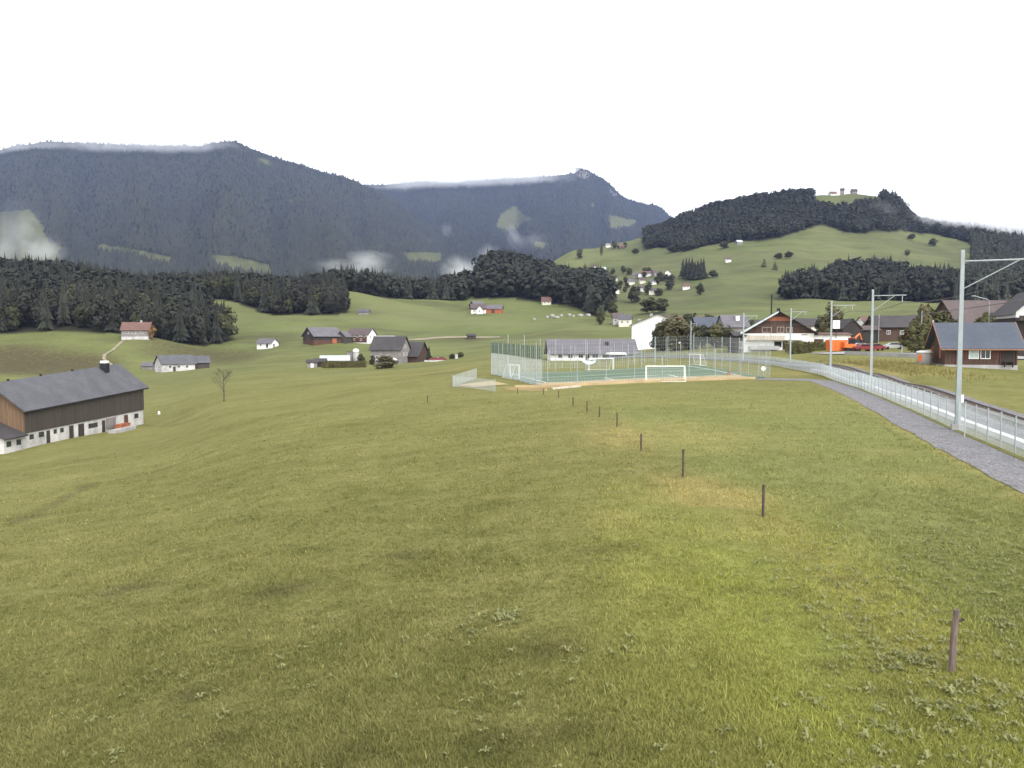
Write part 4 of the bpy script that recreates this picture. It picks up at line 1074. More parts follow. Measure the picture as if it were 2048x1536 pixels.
def house(name, label, loc, rot, L, W, He, rise, wall='white', roof='dark_roof', ov=.6, plinth=None, upper=None, wins=(), doors=(), chim=(), group=None, cat='house', frame='white', pane='glass', gov=None, asym=0, trim=None):
    e = empty(name, loc, R(rot), label, cat, group); gov = ov if gov is None else gov
    yr = asym
    def prism(z0, z1, inset, mname, nm, gable=False):
        l, w = L/2-inset, W/2-inset; mb = MB()
        if gable:
            rs = rise-.03
            vs = [(-l,-w,z0),(-l,w,z0),(-l,w,z1),(-l,yr,z1+rs),(-l,-w,z1),(l,-w,z0),(l,w,z0),(l,w,z1),(l,yr,z1+rs),(l,-w,z1)]
            mb.add(vs, [(0,4,3,2,1),(5,6,7,8,9),(0,5,9,4),(1,2,7,6),(4,9,8,3),(3,8,7,2),(0,1,6,5)])
        else: mb.box(0,0,(z0+z1)/2,2*l,2*w,z1-z0)
        return mb.build(nm, M[mname], e)
    z = -1.2
    if plinth: prism(z, plinth[0], -.04, plinth[1], 'base_wall'); z = plinth[0]+.002
    if upper:
        prism(z, upper[0], .0, wall, 'wall'); prism(upper[0]+.002, He, -.03, upper[1], 'upper_wall', True)
    else: prism(z, He, 0, wall, 'wall', True)
    mb = MB(); X = L/2+gov; t = .16
    for s in (-1, 1):
        k = rise/(W/2-s*yr) if True else 0; dz = k*ov
        slab(mb, (-X,s*(W/2+ov),He-dz+.02),(X,s*(W/2+ov),He-dz+.02),(X,yr,He+rise+.02),(-X,yr,He+rise+.02), t)
    rf = mb.build('roof', M[roof], e)
    if trim:
        mb = MB()
        for s in (-1, 1):
            k = rise/(W/2-s*yr); dz = k*ov
            mb.box(0,s*(W/2+ov+.03),He-dz+.06,2*X,.06,.22)
            for x in (-X-.03, X+.03):
                a = Vector((x,s*(W/2+ov),He-dz+.02)); b_ = Vector((x,yr,He+rise+.02)); up = Vector((0,0,.2)); d = Vector((.03,0,0))
                mb.hexa([a-d,a+d,b_+d,b_-d],[a-d+up,a+d+up,b_+d+up,b_-d+up])
        mb.build('roof_trim', M[trim], e)
    for (cx, cy, w, h, mm) in chim:
        zb = He+rise*(1-abs(cy)/(W/2))
        MB().box(cx,cy,zb+h/2-.4,w,w,h+.8).box(cx,cy,zb+h+.04,w*1.25,w*1.25,.1).build('chimney', M[mm], rf)
    for q in wins: window(e, q[0], q[1], q[2], q[3], q[4], L, W, frame, pane, *(q[5:] or ()))
    for (side, u, w, h, mm) in doors:
        a, dist = {'f': (0, W/2), 'b': (math.pi, W/2), 'r': (math.pi/2, L/2), 'l': (-math.pi/2, L/2)}[side]
        MB().box(0,-.03,0,w,.06,h,Matrix.Rotation(a,4,'Z') @ Matrix.Translation((u,-dist,h/2+.02))).build('door', M[mm], e)
    return e

def barn():
    """long old barn on the left: whitewashed byre, boarded hayloft, slate roof"""
    eL, eR = Vector((-71.6,118,0)), Vector((-70.4,155,0)); d = (eR-eL).normalized(); q = Vector((-d.y, d.x, 0))
    base = -11.25
    e = empty('barn', (-76,136,base), 0, 'long old barn with whitewashed byre wall, dark boards and grey slate roof', 'barn'); O = Vector(e.location)
    ec = eL.lerp(eR, .5); Ln = (eR-eL).length; wl = 10.6
    def PT(s, t, z): return eL+d*s+q*t+Vector((0,0,z))-O
    def zt(s): return -5.72+s/Ln*1.30          # eaves follow the sag of the slope
    s0, s1 = .5, Ln-.9; t0 = .55
    # byre wall
    b = [PT(s0,t0,base-1),PT(s1,t0,base-1),PT(s1,wl,base-1),PT(s0,wl,base-1)]; tp = [PT(s0,t0,base+2.35),PT(s1,t0,base+2.75),PT(s1,wl,base+2.75),PT(s0,wl,base+2.35)]
    MB().hexa(b, tp).build('byre_wall', M['stain_white'], e)
    # boarded loft
    s0b, s1b, t0b = s0-.12, s1+.12, t0-.12
    lo = [PT(s0b,t0b,base+2.35),PT(s1b,t0b,base+2.75),PT(s1b,wl+.1,base+2.75),PT(s0b,wl+.1,base+2.35)]
    up = [PT(s0b,t0b,zt(0)+.25),PT(s1b,t0b,zt(Ln)+.25),PT(s1b,wl+.1,zt(Ln)+.25),PT(s0b,wl+.1,zt(0)+.25)]
    MB().hexa(lo, up).build('loft_wall', M['grey_wood'], e)
    rl, rr = PT(s0b,wl/2,zt(0)+3.75), PT(s1b,wl/2,zt(Ln)+4.35)
    for a, b_, c, nm in ((up[0],up[3],rl,'gable_wall'),(up[1],up[2],rr,'gable_wall')):
        o_ = d*.1; MB().add([a,b_,c,a+o_,b_+o_,c+o_],[(0,1,2),(5,4,3),(0,3,4,1),(1,4,5,2),(2,5,3,0)]).build(nm, M['tan_wood'], e)
    fl = [PT(s0b-.14,t0b+.1,base+2.4),PT(s0b-.14,wl,base+2.4),PT(s0b-.02,wl,base+2.4),PT(s0b-.02,t0b+.1,base+2.4)]
    fu = [v.copy() for v in fl]
    for v in fu: v.z = zt(0)+.3-O.z
    MB().hexa(fl, fu).build('end_boarding', M['tan_wood'], e)
    mb = MB(); a0, a1 = PT(-.35,0,zt(0)), PT(Ln+.3,0,zt(Ln)); r0, r1 = PT(-.35,wl/2,zt(0)+4.05), PT(Ln-.6,wl/2,zt(Ln)+4.62); c0, c1 = PT(-.35,wl+.6,zt(0)), PT(Ln+.3,wl+.6,zt(Ln))
    slab(mb, a0, a1, r1, r0, .2); slab(mb, c0, c1, r1, r0, .2); rf = mb.build('roof', M['slate'], e)
    mb = MB(); mb.hexa([a0-q*.05+Vector((0,0,-.1)),a1-q*.05+Vector((0,0,-.1)),a1+q*.05+Vector((0,0,-.1)),a0+q*.05+Vector((0,0,-.1))],[a0-q*.05+Vector((0,0,.12)),a1-q*.05+Vector((0,0,.12)),a1-q*.01+Vector((0,0,.12)),a0-q*.01+Vector((0,0,.12))]).build('gutter', M['black'], e)
    sc = Ln*.80; c = PT(sc,wl/2-1.0,0); zc = r0.lerp(r1, .8).z
    MB().box(c.x,c.y,zc-.15,1.1,1.4,2.0).build('chimney', M['black'], rf); MB().box(c.x,c.y,zc+1.06,1.0,1.2,.42).build('chimney_cap', M['signwhite'], rf)
    for k, s in enumerate((.12,.34,.58)):
        v = r0.lerp(r1, s); MB().tube([v+Vector((0,0,-.1)),v+Vector((0,0,.45))],[.16,.2],8).build('ridge_vent', M['black'], rf)
    def panel(s, z0, z1, w, mm, nm, out=.04):
        za = base+.06
        b = [PT(s-w/2,t0-out,za+z0),PT(s+w/2,t0-out,za+z0),PT(s+w/2,t0+.02,za+z0),PT(s-w/2,t0+.02,za+z0)]
        return MB().hexa(b,[v+Vector((0,0,z1-z0)) for v in b]).build(nm, M[mm], e)
    for s, z0, z1, w, mm, nm in ((1.9,1.25,2.0,1.0,'glass','window'),(4.3,1.3,2.1,1.3,'glass','window'),(6.0,.0,2.1,.9,'dark_wood','door'),(7.8,1.4,2.1,.8,'glass','window'),(9.6,1.4,2.1,.9,'glass','window'),(12.2,.0,2.2,1.2,'dark_wood','door'),
        (15.0,.0,2.2,1.7,'dark_wood','door'),(18.6,1.15,1.95,2.8,'glass','window'),(21.9,.0,2.1,1.0,'dark_wood','door'),(24.3,.3,2.3,3.4,'grey_wall','recess'),(29.6,.0,2.3,1.4,'red_wood','door'),(33.4,1.35,2.2,1.5,'glass','window')): panel(s,z0,z1,w,mm,nm)
    # lean-to at the near end
    f = empty('lean_to_shed', PT(-2.2,3,base)+O, 0, 'dark lean-to shed with steep roof against the near end of the long barn', 'shed'); P2 = Vector(f.location)-O
    bb = [PT(-4.6,.35,base-1)-P2,PT(s0b-.2,.35,base-1)-P2,PT(s0b-.2,8,base-1)-P2,PT(-4.6,8,base-1)-P2]; 
    tt = [PT(-4.6,.35,base+2.0)-P2,PT(s0b-.2,.35,base+2.1)-P2,PT(s0b-.2,8,base+5.2)-P2,PT(-4.6,8,base+5.2)-P2]
    MB().hexa(bb, tt).build('wall', M['stain_white'], f)
    mb = MB(); slab(mb, PT(-5.0,-.1,base+2.0)-P2, PT(s0b-.18,-.1,base+2.05)-P2, PT(s0b-.18,8.3,base+5.7)-P2, PT(-5.0,8.3,base+5.7)-P2, .15); mb.build('roof', M['dark_roof'], f)
    for s in (-3.6, -1.4):
        za = base+.9; b = [PT(s-.5,.31,za)-P2,PT(s+.5,.31,za)-P2,PT(s+.5,.37,za)-P2,PT(s-.5,.37,za)-P2]; MB().hexa(b,[v+Vector((0,0,.8)) for v in b]).build('window', M['glass'], f)
    # yard things
    c = PT(25,-1.2,base)+O; c.z = gz(c.x, c.y); x = MB().box(0,0,.55,1.1,3.6,1.1).box(0,0,1.14,1.2,3.7,.08); o = x.build('plank_stack', M['orange_wood']); o.location = c; tag(o, 'orange brown stack of planks lying against the long barn wall', 'timber stack')
    c = PT(23,-2.2,base)+O; c.z = gz(c.x, c.y); o = MB().box(0,0,.25,1.4,7.5,.7).build('manure_wall', M['concrete']); o.location = c; tag(o, 'low grey concrete yard wall in front of the long barn', 'wall')

def hut():
    """dark timber chalet hut beside the railway"""
    loc = gp(1945, 106); L, W, He = 8.4, 6.4, 2.9
    e = house('timber_hut', 'dark brown timber hut with blue grey roof and red shutters beside the railway', loc, -13, L, W, He, 2.75, 'brown_wood', 'blue_roof', .75, (.32,'concrete'), None, (), (), (), cat='hut', gov=.7, trim='rust_trim')
    window(e, 'f', -.85, 1.75, 1.0, 1.15, L, W, 'white', 'pale_glass'); window(e, 'f', .5, 1.75, 1.0, 1.15, L, W)
    Mx = Matrix.Translation((0, -W/2, 0))
    for x in (-2.0, 1.65): MB().box(x,-.04,1.75,.85,.06,1.2,Mx).build('shutter', M['red_wood'], e)
    MB().box(3.1,-.03,1.25,1.5,.06,1.9,Mx).build('door', M['dark_wood'], e)
    MB().box(3.1,-.35,.75,1.2,.4,.08,Mx).box(2.65,-.35,.4,.08,.3,.7,Mx).box(3.55,-.35,.4,.08,.3,.7,Mx).build('bench', M['dark_wood'], e)
    for x in (-2.9, 2.22, 4.05): MB().box(x,-.05,1.6,.14,.1,2.5,Mx).build('wall_post', M['red_wood'], e)
    window(e, 'l', -2.3, 1.85, .9, 1.3, L, W, 'orange_wood', 'glass'); 
    MB().box(-L/2-.05,-1.2,1.85,.08,.55,1.4).build('shutter', M['orange_wood'], e)
    MB().lathe([(.12,0),(.14,.25),(.1,.4)],8,(-L/2-.72,0,He+2.85)).build('finial', M['concrete'], e)

def car(label, loc, rz, paint='red_paint', name='car', s=1.0, van=False):
    e = empty(name, loc, rz, label, 'car'); prof = [(-2.05,.35),(-2.1,.75),(-1.85,.95),(-1.35,1.02),(-.75,1.42),(.75,1.46),(1.55,1.05),(2.0,.95),(2.08,.6),(2.05,.32)] if not van else [(-2.3,.35),(-2.35,1.0),(-2.0,1.15),(-1.5,1.95),(2.25,2.0),(2.3,.35)]
    n = len(prof); vs = []
    for sy, k in ((-1, 0), (1, 0)):
        for x, z in prof: vs.append((x*s, sy*(.84-.12*max(0, z-.95))*s, z*s))
    MB().add(vs, [tuple(range(n)), tuple(range(2*n-1, n-1, -1))]+[(k, n+k, n+(k+1) % n, (k+1) % n) for k in range(n)]).build('body', M[paint], e)
    for sy in (-1, 1):
        MB().add([(x*s,sy*(.80)*s,z*s) for x, z in ((-1.1,1.03),(-.68,1.36),(.68,1.40),(1.3,1.06))]+[(x*s,sy*.835*s,z*s) for x, z in ((-1.1,1.03),(-.68,1.36),(.68,1.40),(1.3,1.06))], [(0,1,2,3),(7,6,5,4),(0,4,5,1),(1,5,6,2),(2,6,7,3),(3,7,4,0)]).build('side_window', M['glass'], e)
    for x in (-1.3, 1.3):
        for sy in (-1, 1): MB().tube([(x*s,sy*.68*s,.31*s),(x*s,sy*.87*s,.31*s)], .31*s, 14).build('wheel', M['rubber'], e)
    return e

def digger(loc):
    e = empty('excavator', loc, R(10), 'small orange excavator with raised arm beside the orange skip', 'excavator')
    for s in (-1, 1): MB().hexa([(-1.5,s*.9-.22,0),(1.5,s*.9-.22,0),(1.5,s*.9+.22,0),(-1.5,s*.9+.22,0)],[(-1.2,s*.9-.22,.6),(1.2,s*.9-.22,.6),(1.2,s*.9+.22,.6),(-1.2,s*.9+.22,.6)]).build('crawler_track', M['rubber'], e)
    MB().box(-.3,0,1.05,2.5,1.9,.8).box(-1.2,0,1.6,.7,1.7,.5).build('body', M['orange'], e)
    MB().box(.35,-.45,2.05,1.1,.95,1.2).build('cab', M['glass'], e); MB().box(.35,-.45,2.7,1.2,1.05,.1).build('cab_roof', M['orange'], e)
    MB().tube([(.9,.3,1.3),(1.8,.3,2.9),(2.6,.3,3.6)],[.22,.2,.14],6).build('boom', M['orange'], e)
    MB().tube([(2.6,.3,3.6),(3.2,.3,2.2)],[.15,.11],6).build('dipper_arm', M['orange'], e)
    MB().hexa([(2.9,-.05,1.6),(3.5,-.05,1.6),(3.5,.65,1.6),(2.9,.65,1.6)],[(3.0,-.05,2.2),(3.4,-.05,2.2),(3.4,.65,2.2),(3.0,.65,2.2)]).build('bucket', M['black'], e)

def hedge(loc, rz, L, W, H, label, m='hedge', seed=0):
    r = random.Random(seed); V = []; Fa = []; n = int(L*W*H*26+L*60)
    for _ in range(n):
        f = r.random(); x = r.uniform(-L/2, L/2); y = r.uniform(-W/2, W/2); z = r.uniform(0, H)
        k = r.choice((0, 0, 1, 2))
        if k == 0: y = r.choice((-1, 1))*W/2
        elif k == 1: z = H
        o = Vector((x+r.gauss(0,.07), y+r.gauss(0,.09), z+r.gauss(0,.09))); nn = Vector((r.gauss(0,1), r.gauss(0,1), r.gauss(0,1))).normalized(); a = nn.orthogonal().normalized(); b = nn.cross(a); s = r.uniform(.1, .26)
        q = len(V); V += [tuple(o+a*s), tuple(o+b*s*.7), tuple(o-a*s), tuple(o-b*s*.7)]; Fa += [(q,q+1,q+2),(q,q+2,q+3)]
    e = empty('hedge', loc, rz, label, 'hedge')
    npmesh('foliage', np.array(V), np.array(Fa), M[m], parent=e)
    MB().box(0,0,H*.44,L*.95,W*.6,H*.84).build('inner_growth', M[m], e)
    return e

def bare_tree():
    loc = hit(448, 803); e = empty('bare_tree', loc, 0, 'small nearly bare tree standing alone in the left meadow', 'tree'); r = random.Random(3); H = zat(448, 742, loc.y)-loc.z
    tk = MB().tube([(0,0,-.1),(.05,0,H*.3),(-.03,.02,H*.62),(.02,0,H*.95)],[.13,.10,.07,.02],7); tk.build('trunk', M['bark'], e)
    mb = MB(); lv = []
    for k in range(26):
        z = H*r.uniform(.28, .9); a = r.random()*6.28; L = (H-z)*.45+H*.12; d = Vector((math.cos(a), math.sin(a), 0))
        p0 = Vector((0,0,z)); p1 = p0+d*L*.5+Vector((0,0,L*.45)); p2 = p0+d*L*.85+Vector((0,0,L*.95)); mb.tube([p0,p1,p2],[.035,.022,.008],4)
        for j in range(4):
            b = a+r.uniform(-1, 1); q = p1.lerp(p2, r.random()); t = q+Vector((math.cos(b), math.sin(b), .7))*L*.35; mb.tube([q,t],[.012,.005],3); lv.append(t); lv.append(q.lerp(t,.6))
    mb.build('branches', M['bark'], e)
    V = []; Fa = []
    for q in lv*3:
        o = q+Vector((r.gauss(0,.12), r.gauss(0,.12), r.gauss(0,.12))); n = len(V); a = Vector((r.gauss(0,1), r.gauss(0,1), r.gauss(0,1))).normalized()*.06; b = a.orthogonal().normalized()*.05
        V += [tuple(o+a), tuple(o+b), tuple(o-a)]; Fa.append((n,n+1,n+2))
    npmesh('leaves', np.array(V), np.array(Fa), M['leaf_brown'], parent=e)

def make_left_farms():
    barn(); bare_tree()
    house('farmhouse', 'farmhouse with faded red roof at the edge of the left wood', gp(276, 397), 12, 12.5, 8.5, 4.0, 3.6, 'grey_wall', 'red_roof', .6, (.6,'stain_white'), wins=[('f',-3.5,2.6,1,1.1),('f',-.5,2.6,1,1.1),('f',3,2.6,1,1.1)], chim=[(2,0,.8,1,'concrete')])
    full_tree(305, 394, 7.5, 7.5, 'leaf_gold', 'rusty autumn tree beside the faded red roofed farmhouse', 1, 'farbroad')
    full_tree(292, 408, 12, 10, 'leaf_brown', 'brownish tree rising behind the faded red roofed farmhouse', 2, 'farbroad')
    house('farmhouse', 'white farmhouse with grey roof on the slope below the knoll', gp(350, 332), 44, 13.5, 7.6, 3.4, 3.2, 'stain_white', 'slate', .6, wins=[('l',-1.8,1.9,1,1.1),('l',1.5,1.9,1,1.1),('l',0,4.4,.9,1),('f',-3.5,2,1,1),('f',0,2,1,1),('f',3.4,2,1,1)], doors=[('f',-1.8,1,2,'dark_wood')])
    house('barn', 'low brown barn adjoining the white farmhouse on the slope', gp(392, 339), 30, 9.5, 7.0, 2.6, 2.6, 'grey_wood', 'slate', .5, doors=[('r',0,3,2.2,'signwhite')])
    house('shed', 'small mauve grey shed left of the white farmhouse', gp(298, 340), -10, 5, 3.5, 1.6, 1.4, 'grey_wall', 'mauve_roof', .4, cat='shed')
    o = MB().lathe([(.20,-.2),(.27,.15),(.24,.5),(.1,.68)],9).build('white_stone', M['signwhite'], smooth=True); o.location = hit(318, 829); tag(o, 'white boundary stone in the grass right of the long barn', 'stone')
    house('shed', 'small white shed with grey roof standing alone in the middle meadow', gp(536, 420), -22, 9.2, 6.0, 2.5, 2.2, 'white', 'mauve_roof', .6, wins=[('f',-2,1.4,.9,.9)], doors=[('r',-.8,1.6,2,'grey_wall'),('f',2,1.2,2,'dark_wood')], cat='shed')
    house('barn', 'big dark timber barn with grey roof and reddish base boards', gp(645, 420), 44, 16, 11, 4.0, 4.2, 'dark_wood', 'mauve_roof', .8, (1.5,'red_wood'), wins=[('l',0,5.2,1,1)], doors=[('l',0,3,3,'grey_wood'),('f',4,2.6,2.4,'orange_wood')], cat='barn')
    house('shed', 'grey gabled shed squeezed between the dark barn and pink farmhouse', gp(688, 424), 70, 6, 6, 3.2, 2.8, 'grey_wood', 'mauve_roof', .4, cat='shed')
    house('farmhouse', 'farmhouse with brown roof, white gable and reddish boarded front', gp(724, 432), -22, 13, 8.2, 4.3, 3.2, 'white', 'brown_roof', .6, upper=None, wins=[('f',-4.6,1.6,1,1.1),('f',-2,1.6,1,1.1),('f',2.2,1.6,1,1.1),('r',-1.6,3.2,1,1.1),('r',1.6,3.2,1,1.1),('f',0,3.3,1,1),('f',4,3.3,1,1)], doors=[('f',1.0,9.5,3.2,'red_wood'),])
    house('house', 'flat white building with a row of dark windows beside the brown roofed farmhouse', gp(771, 438), -4, 10, 7, 3.0, .5, 'white', 'pale_metal', .4, wins=[('f',-3.4,1.7,1.1,1),('f',-1.2,1.7,1.1,1),('f',1.2,1.7,1.1,1),('f',3.4,1.7,1.1,1)])
    # the farm with the silo
    h = house('farmhouse', 'tall grey shingled farmhouse with steep dark roof behind the white parasols', gp(781, 303), -14, 12, 9.5, 5.4, 4.6, 'grey_wall', 'dark_roof', .6, wins=[('f',-3.4,2.4,1.1,.9),('f',.9,2.5,1.2,.9),('r',-1.5,3.4,1,1.1),('r',1.5,3.4,1,1.1),('r',0,6.3,1,1)], doors=[('f',3.4,1.1,2.1,'dark_wood')])
    house('barn', 'brown barn with low sweeping dark roof adjoining the grey shingled farmhouse', gp(826, 309), -18, 8.5, 10.5, 2.6, 5.0, 'brown_wood', 'dark_roof', .7, doors=[('f',0,3,2.3,'dark_wood')], cat='barn')
    e = empty('silo', gp(712, 292), 0, 'round white silo with pale cap behind the farm hedge', 'silo'); MB().lathe([(1.05,-.3),(1.05,4.6)],18).build('drum', M['concrete'], e, True); MB().lathe([(1.12,4.6),(1.12,5.3),(.8,5.75),(.2,5.9)],18).build('cap', M['canvas'], e, True)
    for a in (.3,2.4,4.5): MB().box(1.08*math.cos(a),1.08*math.sin(a),2.3,.12,.12,4.6).build('stave', M['galv'], e)
    e = empty('silo', gp(700.5, 294), 0, 'square dark grey silo tower left of the round white silo', 'silo'); MB().box(0,0,2.2,1.9,1.9,4.9).build('drum', M['grey_wall'], e); MB().box(0,0,4.72,2.1,2.1,.18).build('cap', M['dark_roof'], e)
    house('shed', 'low shed with shiny pale metal roof beside the silos', gp(670, 287), 12, 9.6, 6, 1.9, 1.5, 'pale_wood', 'pale_metal', .5, cat='shed', doors=[('f',-1,2.5,1.6,'dark_wood')])
    house('shed', 'small dark shed at the left end of the farm hedge', gp(624, 276), 15, 3.4, 3, 1.7, .9, 'grey_wall', 'dark_roof', .3, cat='shed', doors=[('f',0,1,1.5,'signwhite')])
    house('shed', 'second small dark shed between the farm hedge and pale roofed shed', gp(641, 280), 5, 3.8, 3, 1.8, 1.0, 'dark_wood', 'dark_roof', .3, cat='shed')
    hedge(gp(688, 272), R(4), 15, 1.8, 2.1, 'clipped brown green hedge in front of the silos', seed=1)
    full_tree(722, 285, 4.6, 4.2, 'leaf_dark', 'dark bush at the right end of the farm hedge beside the silo', 1, 'bush', 'bush')
    full_tree(745, 291, 3.6, 3.2, 'leaf_dark', 'small round dark bush left of the grey shingled farmhouse', 2, 'bush', 'bush')
    full_tree(772, 258, 4.6, 11, 'leaf_brown', 'wide brownish bush on the slope below the white parasols', 0, 'bush', 'bush')
    for px, w, lab in ((756,2.0,'small white parasol in front of the grey shingled farmhouse'),(787,2.9,'larger white parasol in front of the grey shingled farmhouse')):
        loc = gp(px, 290); e = empty('parasol', loc, 0, lab, 'parasol'); MB().tube([(0,0,0),(0,0,2.2)], .035, 6).build('pole', M['galv'], e); MB().lathe([(w/2,1.55),(w/2*.97,1.62),(w/4,2.05),(.06,2.3)],10).build('canopy', M['canvas'], e)
    single_tree('spruce', 1, 'spruce', gp(858, 304), 6.2, 9, 'conical_shrub', 'small dark cone shaped conifer right of the sweeping roofed barn', 'tree')
    car('red car parked right of the sweeping roofed barn', gp(869, 301), R(8)); car('darker red car parked at the end of the farm drive', gp(881, 304), R(15), name='car')
    o = MB().box(0,0,.2,9,1.2,.55).build('terrace_wall', M['stain_white']); o.location = gp(874, 292); tag(o, 'low pale wall in front of the red cars', 'wall')
    for px, Y, l_ in ((905,300,'low dark bush right of the red cars'),(921,306,'low dark bush beside the field culvert')): full_tree(px, Y, 2.2, 3.6, 'leaf_dark', l_, 1, 'bush', 'bush')
    o = MB().box(0,0,.7,1.0,.6,1.6).build('gate_pillar', M['stain_white']); o.location = gp(913, 298); tag(o, 'short white pillar on the farm drive', 'pillar')
    # meadow beyond
    house('farmhouse', 'farmhouse with white gable front and brown roof on the middle meadow', gp(957, 583), 3, 10.5, 7, 3.3, 3.2, 'white', 'brown_roof', .6, upper=(2.0,'red_wood'), wins=[('f',-3,1.2,1,1),('f',3,1.2,1,1)])
    house('house', 'white gabled porch wing of the middle meadow farmhouse', gp(960, 577), 88, 5, 4.5, 2.6, 2.6, 'white', 'brown_roof', .4, wins=[('l',0,1.6,1,1)])
    house('barn', 'orange red barn right of the middle meadow farmhouse', gp(988, 583), -8, 12, 8, 3.2, 2.7, 'orange_wood', 'mauve_roof', .6, cat='barn', doors=[('f',0,2.6,2.4,'red_wood')])
    house('barn', 'grey roofed barn behind the middle meadow farmhouse', gp(954, 622), 35, 9, 8, 2.6, 3.2, 'grey_wood', 'mauve_roof', .5, cat='barn')
    house('hut', 'small dark hut beside the pale field track', gp(943, 441), 10, 4.4, 3.4, 1.8, 1.0, 'grey_wood', 'dark_roof', .35, cat='hut', doors=[('f',0,1.2,1.5,'dark_wood')])
    house('house', 'small red roofed house at the edge of the valley wood', gp(1092, 662), 5, 7.4, 6, 2.6, 3.4, 'cream', 'red_roof', .5, wins=[('f',-1.6,1.4,.9,.9),('f',1.6,1.4,.9,.9)])
    house('hut', 'tiny grey hut on the crest meadow below the second wood', gp(729, 545), 0, 7, 5, 1.6, 1.6, 'grey_wall', 'slate', .5, cat='hut')
    A = [np.array((hit(790+14*k, 678.6-.02*k, 380)[:2])) for k in range(16)]; A = [np.array(((790+14*k-CX)/F*(440+k*.3), 440+k*.3)) for k in range(16)]
    strip('field_track', A, [q+np.array((0, 6.5)) for q in A], M['track_path'], .25, 4, 'pale track crossing the middle meadow')
    A = [np.array(((px-CX)/F*Y, Y)) for px, Y in ((252,397),(238,384),(222,372),(206,362),(204,352),(214,344),(222,338))]; strip('farm_path', A, [q+np.array((1.4, .5)) for q in A], M['track_path'], .2, 4, 'pale winding path down the knoll from the red roofed farmhouse')
    for k in range(9):
        px = (1068,1094,1104,1113,1122,1138,1146,1160,1176)[k]; loc = gp(px, 548+(k % 3)*5); w = (1.3,1.6,2.2,2.6,1.5,1.7,1.4,2.6,2.2)[k]
        mb = MB().lathe([(w*.72,-.4),(w*.86,.4),(w*.8,1.0+.2*(k%3)),(w*.5,1.4+.25*(k%3))],12); o = mb.build('wrapped_bale', M['bale'], smooth=True); o.location = loc
        tag(o, 'pale wrapped bale in the long row at the far edge of the meadow', 'bale', 'row of pale bales below the valley wood')

